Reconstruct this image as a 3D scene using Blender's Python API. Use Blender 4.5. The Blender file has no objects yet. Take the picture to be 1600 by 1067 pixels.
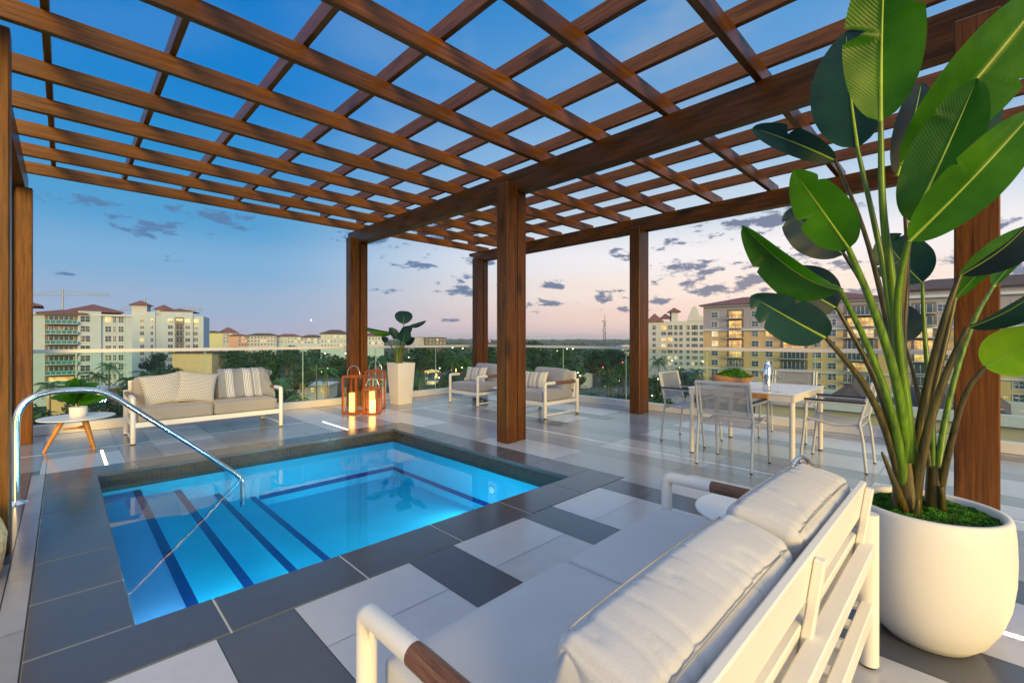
import bpy, bmesh, math, random
from mathutils import Vector, Matrix, noise as mnoise
R = math.radians
random.seed(7)
S = bpy.context.scene
COL = S.collection

# ---------------------------------------------------------------- camera
EYE = 1.22
TH = R(45.4)
FX, FY = math.cos(TH), math.sin(TH)          # forward
RX, RY = math.sin(TH), -math.cos(TH)         # right
cam_d = bpy.data.cameras.new('camera'); cam = bpy.data.objects.new('camera', cam_d)
COL.objects.link(cam); S.camera = cam
cam.location = (0, 0, EYE)
cam.rotation_euler = (R(90), 0, TH - R(90))
cam_d.sensor_width = 36.0
cam_d.lens = 36.0 * 711.0 / 1600.0
cam_d.shift_y = -(533.5 - 530.0) / 1600.0
cam_d.clip_start = 0.05
cam_d.clip_end = 20000

def at(px, py, d):
    """real place of something seen at a given distance in front of the terrace"""
    l = (px - 800.0) / 711.0 * d
    return Vector((d * FX + l * RX, d * FY + l * RY, EYE + (530.0 - py) / 711.0 * d))

# ---------------------------------------------------------------- world
SUN_AZ = R(246.0)      # where the soft light comes from (azimuth from +X)
SUN_EL = R(13.0)
w = bpy.data.worlds.new('World'); S.world = w; w.use_nodes = True
nt = w.node_tree; N = nt.nodes; L = nt.links; N.clear()
def lin(c):
    def f(v):
        v /= 255.0
        return v / 12.92 if v <= 0.04045 else ((v + 0.055) / 1.055) ** 2.4
    return (f(c[0]), f(c[1]), f(c[2]), 1.0)
def wn(t, **k):
    n = N.new(t)
    for a, b in k.items(): setattr(n, a, b)
    return n
def wmath(op, a, b=None, clamp=False):
    n = wn('ShaderNodeMath', operation=op, use_clamp=clamp)
    for i, v in enumerate((a, b)):
        if v is None: continue
        if isinstance(v, (int, float)): n.inputs[i].default_value = v
        else: L.new(v, n.inputs[i])
    return n.outputs[0]
tc = wn('ShaderNodeTexCoord'); sep = wn('ShaderNodeSeparateXYZ')
L.new(tc.outputs['Generated'], sep.inputs[0])
zz = sep.outputs[2]
def ramp(stops, fac):
    n = wn('ShaderNodeValToRGB'); e = n.color_ramp.elements
    n.color_ramp.interpolation = 'EASE'
    while len(e) > 1: e.remove(e[-1])
    e[0].position = stops[0][0]; e[0].color = lin(stops[0][1])
    for p, c in stops[1:]:
        k = e.new(p); k.color = lin(c)
    L.new(fac, n.inputs[0]); return n.outputs[0]
zc = wmath('MAXIMUM', zz, 0.0)
away = ramp([(0, (172, 178, 208)), (.06, (152, 178, 210)), (.14, (122, 174, 216)), (.22, (78, 158, 210)),
             (.32, (34, 141, 208)), (.45, (4, 126, 206)), (.62, (2, 118, 200)), (1, (10, 110, 195))], zc)
glow = ramp([(0, (222, 196, 200)), (.045, (243, 213, 203)), (.10, (248, 231, 221)), (.17, (244, 240, 243)),
             (.26, (196, 216, 234)), (.36, (146, 188, 226)), (.48, (96, 158, 214)), (.62, (52, 138, 206)), (1, (20, 118, 196))], zc)
GA = TH - math.atan((1250 - 800) / 711.0)
gd = wn('ShaderNodeVectorMath', operation='DOT_PRODUCT'); L.new(tc.outputs['Generated'], gd.inputs[0])
gd.inputs[1].default_value = (math.cos(GA), math.sin(GA), 0)
hyp = wmath('SQRT', wmath('MAXIMUM', wmath('SUBTRACT', 1.0, wmath('MULTIPLY', zz, zz)), 0.0001))
cosaz = wmath('DIVIDE', gd.outputs['Value'], hyp)
mr = wn('ShaderNodeMapRange', interpolation_type='SMOOTHSTEP')
L.new(cosaz, mr.inputs[0]); mr.inputs[1].default_value = 0.45; mr.inputs[2].default_value = 0.985
mx = wn('ShaderNodeMix', data_type='RGBA'); L.new(mr.outputs[0], mx.inputs[0])
L.new(away, mx.inputs[6]); L.new(glow, mx.inputs[7])
# clouds: small dusk cumulus banks, placed by direction
az = wmath('ARCTAN2', sep.outputs[1], sep.outputs[0])
tel = wmath('DIVIDE', zz, hyp)
cmb = wn('ShaderNodeCombineXYZ'); L.new(az, cmb.inputs[0]); L.new(tel, cmb.inputs[1])
nz = wn('ShaderNodeTexNoise'); nz.inputs['Scale'].default_value = 24.0; nz.inputs['Detail'].default_value = 7.0
nz.inputs['Roughness'].default_value = 0.62
sq = wn('ShaderNodeVectorMath', operation='MULTIPLY'); L.new(cmb.outputs[0], sq.inputs[0]); sq.inputs[1].default_value = (1.0, 2.3, 1.0)
L.new(sq.outputs[0], nz.inputs['Vector'])
CL = [(240,352,62,16),(345,338,60,18),(262,407,42,6),(212,364,38,9),(640,352,50,14),(125,314,60,10),(690,372,36,14),(722,450,34,17),(650,412,32,9),(590,372,46,16),
      (604,454,28,4),(848,476,30,8),(862,444,15,8),(972,400,24,9),(955,462,30,8),(968,484,38,5),(1058,380,28,7),(1075,420,66,14),(1120,452,46,14),
      (1085,444,24,11),(1165,446,70,19),(1200,410,52,18),(1240,404,40,14),(1440,410,34,12),(1320,462,40,12),(1420,452,38,12),(1490,405,40,10),(1210,345,90,22),
      (1150,350,50,12),(1585,420,46,26),(1300,420,44,13),(948,372,30,6),(100,427,26,4),(700,500,30,3),(755,410,26,10),(1030,470,26,5),(1540,350,50,12)]
acc = None
for (px, py, hw, hh) in CL:
    a0 = TH - math.atan((px - 800) / 711.0); c = math.cos(a0 - TH)
    e0 = (530 - py) / 711.0 * c
    v = wn('ShaderNodeVectorMath', operation='SUBTRACT'); L.new(cmb.outputs[0], v.inputs[0]); v.inputs[1].default_value = (a0, e0, 0)
    m = wn('ShaderNodeVectorMath', operation='MULTIPLY'); L.new(v.outputs[0], m.inputs[0])
    m.inputs[1].default_value = (711.0 / (hw * c * c), 711.0 / (hh * c), 0)
    ln = wn('ShaderNodeVectorMath', operation='LENGTH'); L.new(m.outputs[0], ln.inputs[0])
    d = ln.outputs['Value']
    acc = d if acc is None else wmath('MINIMUM', acc, d)
dens = wmath('ADD', wmath('SUBTRACT', 1.0, acc), wmath('MULTIPLY', wmath('SUBTRACT', nz.outputs[0], 0.55), 7.5))
cm = wn('ShaderNodeMapRange', interpolation_type='SMOOTHSTEP'); L.new(dens, cm.inputs[0])
cm.inputs[1].default_value = -0.25; cm.inputs[2].default_value = 0.6
ccol = wn('ShaderNodeMix', data_type='RGBA'); L.new(mr.outputs[0], ccol.inputs[0])
ccol.inputs[6].default_value = lin((84, 126, 172)); ccol.inputs[7].default_value = lin((96, 116, 150))
m2 = wn('ShaderNodeMix', data_type='RGBA'); L.new(wmath('MULTIPLY', cm.outputs[0], 0.95), m2.inputs[0])
L.new(mx.outputs[2], m2.inputs[6]); L.new(ccol.outputs[2], m2.inputs[7])
# broad high veils
nz2 = wn('ShaderNodeTexNoise'); nz2.inputs['Scale'].default_value = 3.2; nz2.inputs['Detail'].default_value = 6.0
sq2 = wn('ShaderNodeVectorMath', operation='MULTIPLY'); L.new(cmb.outputs[0], sq2.inputs[0]); sq2.inputs[1].default_value = (1.0, 1.6, 1.0)
L.new(sq2.outputs[0], nz2.inputs['Vector'])
vm = wn('ShaderNodeMapRange', interpolation_type='SMOOTHSTEP'); L.new(nz2.outputs[0], vm.inputs[0])
vm.inputs[1].default_value = 0.42; vm.inputs[2].default_value = 0.68; vm.inputs[4].default_value = 0.75
hi = wn('ShaderNodeMapRange', interpolation_type='SMOOTHSTEP'); L.new(tel, hi.inputs[0]); hi.inputs[1].default_value = 0.2; hi.inputs[2].default_value = 0.42
m3 = wn('ShaderNodeMix', data_type='RGBA'); L.new(wmath('MULTIPLY', vm.outputs[0], wmath('MULTIPLY', hi.outputs[0], wmath('ADD', wmath('MULTIPLY', mr.outputs[0], 0.75), 0.16))), m3.inputs[0])
L.new(m2.outputs[2], m3.inputs[6]); m3.inputs[7].default_value = lin((138, 170, 206))
sky = wn('ShaderNodeTexSky', sky_type='NISHITA', sun_disc=False, sun_elevation=R(3), sun_rotation=R(90) - GA)
add = wn('ShaderNodeVectorMath', operation='MULTIPLY_ADD'); L.new(sky.outputs[0], add.inputs[0])
add.inputs[1].default_value = (0.005, 0.005, 0.005); L.new(m3.outputs[2], add.inputs[2])
below = wn('ShaderNodeMapRange'); L.new(zz, below.inputs[0]); below.inputs[1].default_value = -0.05; below.inputs[2].default_value = -0.002
m4 = wn('ShaderNodeMix', data_type='RGBA'); L.new(below.outputs[0], m4.inputs[0]); m4.inputs[6].default_value = (.12, .14, .17, 1)
L.new(add.outputs[0], m4.inputs[7])
# added pale sky, out of view overhead and behind, for neutral fill light
fd = wn('ShaderNodeVectorMath', operation='DOT_PRODUCT'); L.new(tc.outputs['Generated'], fd.inputs[0]); fd.inputs[1].default_value = (FX, FY, 0)
bk = wn('ShaderNodeMapRange', interpolation_type='SMOOTHSTEP'); L.new(fd.outputs['Value'], bk.inputs[0]); bk.inputs[1].default_value = .42; bk.inputs[2].default_value = -.35
ov = wn('ShaderNodeMapRange', interpolation_type='SMOOTHSTEP'); L.new(zz, ov.inputs[0]); ov.inputs[1].default_value = .64; ov.inputs[2].default_value = .86
up_ = wn('ShaderNodeMapRange', interpolation_type='SMOOTHSTEP'); L.new(zz, up_.inputs[0]); up_.inputs[1].default_value = -.02; up_.inputs[2].default_value = .1
hb = wmath('MAXIMUM', ov.outputs[0], wmath('MULTIPLY', bk.outputs[0], up_.outputs[0]))
m5 = wn('ShaderNodeMix', data_type='RGBA'); L.new(wmath('MULTIPLY', hb, 0.85), m5.inputs[0]); L.new(m4.outputs[2], m5.inputs[6]); m5.inputs[7].default_value = (.70, .82, 1.02, 1)
bg = wn('ShaderNodeBackground'); bg.inputs[1].default_value = 0.62
L.new(m5.outputs[2], bg.inputs[0]); wo = wn('ShaderNodeOutputWorld'); L.new(bg.outputs[0], wo.inputs[0])
w.cycles.sampling_method = 'MANUAL'; w.cycles.sample_map_resolution = 512

# ---------------------------------------------------------------- sun (stands in for warm building light from behind)
sd = bpy.data.lights.new('warm_fill_sun', 'SUN'); so = bpy.data.objects.new('warm_fill_sun', sd); COL.objects.link(so)
sd.energy = 2.7; sd.angle = R(26); sd.color = (1.0, 0.66, 0.17)
v = Vector((math.cos(SUN_AZ) * math.cos(SUN_EL), math.sin(SUN_AZ) * math.cos(SUN_EL), math.sin(SUN_EL)))
so.rotation_euler = v.to_track_quat('Z', 'Y').to_euler(); so.location = (0, 0, 20)

S.view_settings.view_transform = 'Standard'; S.view_settings.look = 'None'
S.view_settings.exposure = 0.69; S.view_settings.gamma = 1.0
S.cycles.use_denoising = True
S.cycles.max_bounces = 8; S.cycles.transparent_max_bounces = 24; S.cycles.diffuse_bounces = 3
S.cycles.glossy_bounces = 4; S.cycles.transmission_bounces = 6
S.cycles.sample_clamp_indirect = 6.0
S.cycles.caustics_reflective = False; S.cycles.caustics_refractive = False

# ---------------------------------------------------------------- materials
def principled(name):
    m = bpy.data.materials.new(name); m.use_nodes = True
    return m, m.node_tree, m.node_tree.nodes, m.node_tree.links, m.node_tree.nodes['Principled BSDF']
def noise_node(n, l, scale, detail=4, vec=None, rough=.55, stretch=None, coord='Object'):
    t = n.new('ShaderNodeTexCoord'); o = vec or t.outputs[coord]
    if stretch:
        mp = n.new('ShaderNodeMapping'); mp.inputs['Scale'].default_value = stretch; l.new(o, mp.inputs[0]); o = mp.outputs[0]
    x = n.new('ShaderNodeTexNoise'); x.inputs['Scale'].default_value = scale; x.inputs['Detail'].default_value = detail
    x.inputs['Roughness'].default_value = rough; l.new(o, x.inputs['Vector']); return x
def mat(name, col, rough=.5, metal=0.0, var=.12, scale=6.0, bump=0.0, bscale=60.0, spec=.5, stretch=None, rvar=0.0, coat=0.0):
    m, nt, n, l, p = principled(name)
    x = noise_node(n, l, scale, 5, stretch=stretch)
    r = n.new('ShaderNodeMapRange'); l.new(x.outputs[0], r.inputs[0]); r.inputs[1].default_value = .3; r.inputs[2].default_value = .7
    r.inputs[3].default_value = 1 - var; r.inputs[4].default_value = 1 + var
    mu = n.new('ShaderNodeVectorMath'); mu.operation = 'SCALE'; mu.inputs[0].default_value = col[:3]; l.new(r.outputs[0], mu.inputs['Scale'])
    l.new(mu.outputs[0], p.inputs['Base Color'])
    p.inputs['Roughness'].default_value = rough; p.inputs['Metallic'].default_value = metal
    p.inputs['Specular IOR Level'].default_value = spec; p.inputs['Coat Weight'].default_value = coat
    if rvar:
        rr = n.new('ShaderNodeMapRange'); l.new(x.outputs[0], rr.inputs[0]); rr.inputs[1].default_value = .3; rr.inputs[2].default_value = .7
        rr.inputs[3].default_value = rough - rvar; rr.inputs[4].default_value = rough + rvar; l.new(rr.outputs[0], p.inputs['Roughness'])
    if bump:
        b = n.new('ShaderNodeBump'); b.inputs['Strength'].default_value = bump; b.inputs['Distance'].default_value = .01
        y = noise_node(n, l, bscale, 4, stretch=stretch); l.new(y.outputs[0], b.inputs['Height']); l.new(b.outputs[0], p.inputs['Normal'])
    return m
def emit(name, col, strength):
    m, nt, n, l, p = principled(name)
    p.inputs['Base Color'].default_value = (*col, 1); p.inputs['Emission Color'].default_value = (*col, 1)
    p.inputs['Emission Strength'].default_value = strength; return m
def wood(name, axis, c1, c2, c3, rough=.36, sc=1.0, knots=True):
    """stained timber with grain along one object axis"""
    m, nt, n, l, p = principled(name)
    t = n.new('ShaderNodeTexCoord'); oi = n.new('ShaderNodeObjectInfo')
    ad = n.new('ShaderNodeVectorMath'); ad.operation = 'MULTIPLY_ADD'
    cx = n.new('ShaderNodeCombineXYZ')
    for i in range(3): l.new(oi.outputs['Random'], cx.inputs[i])
    l.new(cx.outputs[0], ad.inputs[0]); ad.inputs[1].default_value = (13, 17, 19); l.new(t.outputs['Object'], ad.inputs[2])
    st = [9 * sc, 9 * sc, 9 * sc]; st[axis] = .7 * sc
    mp = n.new('ShaderNodeMapping'); mp.inputs['Scale'].default_value = st; l.new(ad.outputs[0], mp.inputs[0])
    dist = noise_node(n, l, 1.1, 3, vec=mp.outputs[0])
    dv = n.new('ShaderNodeVectorMath'); dv.operation = 'MULTIPLY_ADD'; l.new(dist.outputs['Color'], dv.inputs[0]); dv.inputs[1].default_value = (1.6,) * 3
    l.new(mp.outputs[0], dv.inputs[2])
    g1 = noise_node(n, l, 3.0, 8, vec=dv.outputs[0], rough=.68)
    st2 = [60 * sc] * 3; st2[axis] = 1.6 * sc
    mp2 = n.new('ShaderNodeMapping'); mp2.inputs['Scale'].default_value = st2; l.new(ad.outputs[0], mp2.inputs[0])
    g2 = noise_node(n, l, 1.5, 3, vec=mp2.outputs[0])
    mixf = n.new('ShaderNodeMath'); mixf.operation = 'MULTIPLY_ADD'; l.new(g2.outputs[0], mixf.inputs[0]); mixf.inputs[1].default_value = .45; 
    hh = n.new('ShaderNodeMath'); hh.operation = 'MULTIPLY'; l.new(g1.outputs[0], hh.inputs[0]); hh.inputs[1].default_value = .62; l.new(hh.outputs[0], mixf.inputs[2])
    cr = n.new('ShaderNodeValToRGB'); e = cr.color_ramp.elements
    e[0].position = .36; e[0].color = (*c1, 1); e[1].position = .7; e[1].color = (*c3, 1); k = e.new(.53); k.color = (*c2, 1)
    l.new(mixf.outputs[0], cr.inputs[0]); out = cr.outputs[0]
    if knots:
        st3 = [7 * sc] * 3; st3[axis] = 2.4 * sc
        mp3 = n.new('ShaderNodeMapping'); mp3.inputs['Scale'].default_value = st3; l.new(ad.outputs[0], mp3.inputs[0])
        vo = n.new('ShaderNodeTexVoronoi'); vo.inputs['Scale'].default_value = .42; l.new(mp3.outputs[0], vo.inputs['Vector'])
        kr = n.new('ShaderNodeMapRange'); kr.interpolation_type = 'SMOOTHSTEP'; l.new(vo.outputs['Distance'], kr.inputs[0])
        kr.inputs[1].default_value = .05; kr.inputs[2].default_value = .19; kr.inputs[3].default_value = .72; kr.inputs[4].default_value = 0
        mk = n.new('ShaderNodeMix'); mk.data_type = 'RGBA'; l.new(kr.outputs[0], mk.inputs[0]); l.new(out, mk.inputs[6])
        mk.inputs[7].default_value = (c1[0] * .4, c1[1] * .35, c1[2] * .4, 1); out = mk.outputs[2]
    pr = n.new('ShaderNodeMapRange'); l.new(oi.outputs['Random'], pr.inputs[0]); pr.inputs[3].default_value = .78; pr.inputs[4].default_value = 1.2
    sc_ = n.new('ShaderNodeVectorMath'); sc_.operation = 'SCALE'; l.new(out, sc_.inputs[0]); l.new(pr.outputs[0], sc_.inputs['Scale'])
    l.new(sc_.outputs[0], p.inputs['Base Color']); p.inputs['Roughness'].default_value = rough; p.inputs['Specular IOR Level'].default_value = .3
    b = n.new('ShaderNodeBump'); b.inputs['Strength'].default_value = .25; b.inputs['Distance'].default_value = .003
    l.new(mixf.outputs[0], b.inputs['Height']); l.new(b.outputs[0], p.inputs['Normal'])
    return m
WC = ((.036, .012, .002), (.115, .039, .005), (.19, .070, .008))
M = {}
M['wood_x'] = wood('stained_timber_x', 0, *WC); M['wood_y'] = wood('stained_timber_y', 1, *WC); M['wood_z'] = wood('stained_timber_z', 2, *WC)
M['teak'] = wood('oiled_teak', 2, (.30, .12, .03), (.52, .23, .06), (.66, .33, .10), sc=3, knots=False)
M['arm_wood'] = wood('brown_arm_wood', 1, (.10, .045, .028), (.19, .09, .055), (.27, .14, .09), sc=4, knots=False)
M['copper_wood'] = wood('copper_lantern_wood', 2, (.20, .045, .008), (.33, .080, .014), (.44, .12, .022), sc=4, knots=False)
M['bowl_wood'] = wood('carved_root_wood', 0, (.25, .10, .04), (.5, .25, .11), (.66, .38, .2), sc=6)
M['white_metal'] = mat('white_powder_coat', (.82, .80, .76), .38, var=.03, scale=3, spec=.5)
M['grey_metal'] = mat('silver_powder_coat', (.48, .51, .56), .35, .1, var=.05)
M['steel'] = mat('brushed_steel', (.72, .71, .69), .2, 1.0, var=.05, scale=20)
M['chrome'] = mat('polished_chrome', (.9, .9, .9), .06, 1.0, var=.01)
M['black'] = mat('black_rubber', (.02, .02, .022), .5)
M['white_top'] = mat('white_laminate', (.80, .81, .83), .3, var=.02)
M['curb'] = mat('white_curb_paint', (.74, .72, .70), .5, var=.05, scale=2)
M['plaster'] = mat('white_pot_plaster', (.80, .77, .72), .55, var=.04, scale=3, bump=.05)
M['grout'] = mat('tile_grout', (.10, .105, .11), .8)
M['candle'] = emit('candle_wax', (1.0, .50, .10), 2.6)
M['candle_hot'] = emit('candle_wax_lit', (1.0, .52, .08), 6.0)
M['led'] = emit('warm_led', (1.0, .72, .45), 3.0)
def lit_room(name, c1, c2, st):
    m, nt, n, l, p = principled(name); x = noise_node(n, l, 1.1, 3); cr = n.new('ShaderNodeValToRGB'); e = cr.color_ramp.elements
    e[0].position = .38; e[0].color = (*c1, 1); e[1].position = .62; e[1].color = (*c2, 1); x.inputs['Scale'].default_value = .55; l.new(x.outputs[0], cr.inputs[0])
    l.new(cr.outputs[0], p.inputs['Emission Color']); p.inputs['Emission Strength'].default_value = st; p.inputs['Base Color'].default_value = (.3, .2, .1, 1); return m
M['led_strong'] = emit('bright_warm_led', (1.0, .60, .26), 18.0)
M['lit'] = lit_room('lit_room', (.30, .12, .03), (1.0, .58, .16), .75)
M['lit2'] = lit_room('lit_room_pale', (.5, .36, .18), (1.0, .80, .42), .62)
M['lamp'] = emit('street_lamp_glow', (1.0, .80, .50), 5.0)
M['red_lamp'] = emit('red_signal_glow', (1.0, .10, .05), 4.0)
M['wicker'] = mat('woven_seagrass', (.78, .38, .17), .8, var=.35, scale=40, bump=.8, bscale=60)
def fabric(name, col, var=.10, weave=420.0, rough=.95, coord='Object', wr=.35):
    m, nt, n, l, p = principled(name)
    x = noise_node(n, l, 2.5, 4); a = noise_node(n, l, weave, 2)
    s = n.new('ShaderNodeMath'); s.operation = 'MULTIPLY_ADD'; l.new(a.outputs[0], s.inputs[0]); s.inputs[1].default_value = .9; s.inputs[2].default_value = .0
    s2 = n.new('ShaderNodeMath'); s2.operation = 'ADD'; l.new(s.outputs[0], s2.inputs[0]); l.new(x.outputs[0], s2.inputs[1])
    r = n.new('ShaderNodeMapRange'); l.new(s2.outputs[0], r.inputs[0]); r.inputs[1].default_value = .6; r.inputs[2].default_value = 1.3
    r.inputs[3].default_value = 1 - var; r.inputs[4].default_value = 1 + var
    mu = n.new('ShaderNodeVectorMath'); mu.operation = 'SCALE'; mu.inputs[0].default_value = col; l.new(r.outputs[0], mu.inputs['Scale'])
    l.new(mu.outputs[0], p.inputs['Base Color']); p.inputs['Roughness'].default_value = rough
    p.inputs['Specular IOR Level'].default_value = .2; p.inputs['Sheen Weight'].default_value = .25
    b = n.new('ShaderNodeBump'); b.inputs['Strength'].default_value = wr; b.inputs['Distance'].default_value = .0025; l.new(a.outputs[0], b.inputs['Height'])
    l.new(b.outputs[0], p.inputs['Normal']); return m
M['cushion'] = fabric('light_grey_canvas', (.56, .57, .60))
M['cushion2'] = fabric('mid_grey_canvas', (.34, .355, .40))
M['cushion3'] = fabric('beige_grey_canvas', (.37, .335, .31))
M['sling'] = fabric('grey_mesh_sling', (.33, .36, .42), weave=250)
def _see(m, k):
    n = m.node_tree.nodes; l = m.node_tree.links; t_ = n.new('ShaderNodeBsdfTransparent'); x_ = n.new('ShaderNodeMixShader'); x_.inputs[0].default_value = k
    l.new(n['Principled BSDF'].outputs[0], x_.inputs[1]); l.new(t_.outputs[0], x_.inputs[2]); l.new(x_.outputs[0], n['Material Output'].inputs[0])
_see(M['sling'], .28)
M['piping'] = mat('grey_piping', (.33, .33, .34), .9)

def stripes(name, axis, stops, scale, base_rough=.95, dotted=False):
    """woven fabric with coloured bands across one object axis; stops = [(pos, colour)] constant ramp"""
    m, nt, n, l, p = principled(name)
    t = n.new('ShaderNodeTexCoord'); sp = n.new('ShaderNodeSeparateXYZ'); l.new(t.outputs['Object'], sp.inputs[0])
    mr_ = n.new('ShaderNodeMapRange'); l.new(sp.outputs[axis], mr_.inputs[0]); mr_.inputs[1].default_value = -scale; mr_.inputs[2].default_value = scale
    cr = n.new('ShaderNodeValToRGB'); cr.color_ramp.interpolation = 'CONSTANT'; e = cr.color_ramp.elements
    e[0].position = 0; e[0].color = (*stops[0][1], 1); e[1].position = min(1, stops[1][0]); e[1].color = (*stops[1][1], 1)
    for pz, c in stops[2:]:
        k = e.new(pz); k.color = (*c, 1)
    l.new(mr_.outputs[0], cr.inputs[0]); l.new(cr.outputs[0], p.inputs['Base Color']); p.inputs['Roughness'].default_value = base_rough
    p.inputs['Specular IOR Level'].default_value = .15
    a = noise_node(n, l, 300, 2); b = n.new('ShaderNodeBump'); b.inputs['Strength'].default_value = .5; b.inputs['Distance'].default_value = .003
    l.new(a.outputs[0], b.inputs['Height']); l.new(b.outputs[0], p.inputs['Normal']); return m
cW, cG, cD = (.72, .69, .66), (.34, .36, .40), (.20, .20, .20)
ps = [(0, (.66, .56, .44))]
for i, (a, c) in enumerate([(.12, cW), (.2, cD), (.215, cW), (.30, cG), (.38, cW), (.40, cD), (.415, cW), (.46, (.5, .48, .42)), (.54, cW), (.56, cG), (.575, cW), (.64, cG), (.72, cW), (.74, cD), (.755, cW), (.86, (.6, .56, .5)), (.9, cW)]): ps.append((a, c))
M['pillow_stripe'] = stripes('striped_pillow_linen', 0, ps, .25)
tg, tw = (.30, .31, .34), (.78, .77, .77)
ts = [(0, tg)]
for c0 in (.34, .60, .74):
    for i in range(5):
        ts.append((c0 + i * .022, tw)); ts.append((c0 + i * .022 + .011, tg))
M['throw'] = stripes('striped_throw_cotton', 0, ts[:31], .43)
def dotted(name):
    m, nt, n, l, p = principled(name)
    t = n.new('ShaderNodeTexCoord'); mp = n.new('ShaderNodeMapping'); mp.inputs['Rotation'].default_value = (0, R(0), 0); mp.inputs['Scale'].default_value = (52, 1, 52)
    l.new(t.outputs['Object'], mp.inputs[0]); sp = n.new('ShaderNodeSeparateXYZ'); l.new(mp.outputs[0], sp.inputs[0])
    def fr(o, off=None):
        f = n.new('ShaderNodeMath'); f.operation = 'FRACT'
        if off is not None:
            a_ = n.new('ShaderNodeMath'); a_.operation = 'ADD'; l.new(o, a_.inputs[0]); l.new(off, a_.inputs[1]); o = a_.outputs[0]
        l.new(o, f.inputs[0]); s_ = n.new('ShaderNodeMath'); s_.operation = 'SUBTRACT'; l.new(f.outputs[0], s_.inputs[0]); s_.inputs[1].default_value = .5
        return s_.outputs[0]
    fl = n.new('ShaderNodeMath'); fl.operation = 'FLOOR'; l.new(sp.outputs[2], fl.inputs[0])
    hf = n.new('ShaderNodeMath'); hf.operation = 'MULTIPLY'; l.new(fl.outputs[0], hf.inputs[0]); hf.inputs[1].default_value = .5
    c = n.new('ShaderNodeCombineXYZ'); l.new(fr(sp.outputs[0], hf.outputs[0]), c.inputs[0]); l.new(fr(sp.outputs[2]), c.inputs[1])
    ln_ = n.new('ShaderNodeVectorMath'); ln_.operation = 'LENGTH'; l.new(c.outputs[0], ln_.inputs[0])
    st = n.new('ShaderNodeMapRange'); st.interpolation_type = 'SMOOTHSTEP'; l.new(ln_.outputs['Value'], st.inputs[0]); st.inputs[1].default_value = .2; st.inputs[2].default_value = .34
    mk = n.new('ShaderNodeMix'); mk.data_type = 'RGBA'; l.new(st.outputs[0], mk.inputs[0]); mk.inputs[6].default_value = (.10, .08, .075, 1); mk.inputs[7].default_value = (.70, .66, .61, 1)
    l.new(mk.outputs[2], p.inputs['Base Color']); p.inputs['Roughness'].default_value = .95
    b = n.new('ShaderNodeBump'); b.inputs['Strength'].default_value = .8; b.inputs['Distance'].default_value = .004; l.new(st.outputs[0], b.inputs['Height']); l.new(b.outputs[0], p.inputs['Normal'])
    return m
M['dots'] = dotted('dotted_pillow_weave')
def glass(name, tint, gl=.08, rough=.01, fres=1.45):
    m, nt, n, l, p = principled(name); n.remove(p); out = n['Material Output']
    tr = n.new('ShaderNodeBsdfTransparent'); tr.inputs[0].default_value = (*tint, 1)
    g = n.new('ShaderNodeBsdfGlossy'); g.inputs['Roughness'].default_value = rough
    f = n.new('ShaderNodeFresnel'); f.inputs[0].default_value = fres
    ge = n.new('ShaderNodeNewGeometry'); bf = n.new('ShaderNodeMath'); bf.operation = 'SUBTRACT'; bf.inputs[0].default_value = 1; l.new(ge.outputs['Backfacing'], bf.inputs[1])
    fm = n.new('ShaderNodeMath'); fm.operation = 'MULTIPLY'; l.new(f.outputs[0], fm.inputs[0]); l.new(bf.outputs[0], fm.inputs[1])
    mx_ = n.new('ShaderNodeMixShader'); l.new(fm.outputs[0], mx_.inputs[0]); l.new(tr.outputs[0], mx_.inputs[1]); l.new(g.outputs[0], mx_.inputs[2])
    l.new(mx_.outputs[0], out.inputs[0]); return m
M['glass'] = glass('balustrade_glass', (.86, .955, .93))
M['lantern_glass'] = glass('lantern_glass', (.96, .97, .96))
M['clear'] = glass('clear_glass', (.9, .93, .95), rough=.0)
M['foliage_near'] = mat('near_foliage', (.03, .10, .02), .5, var=.5, scale=9)
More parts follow.
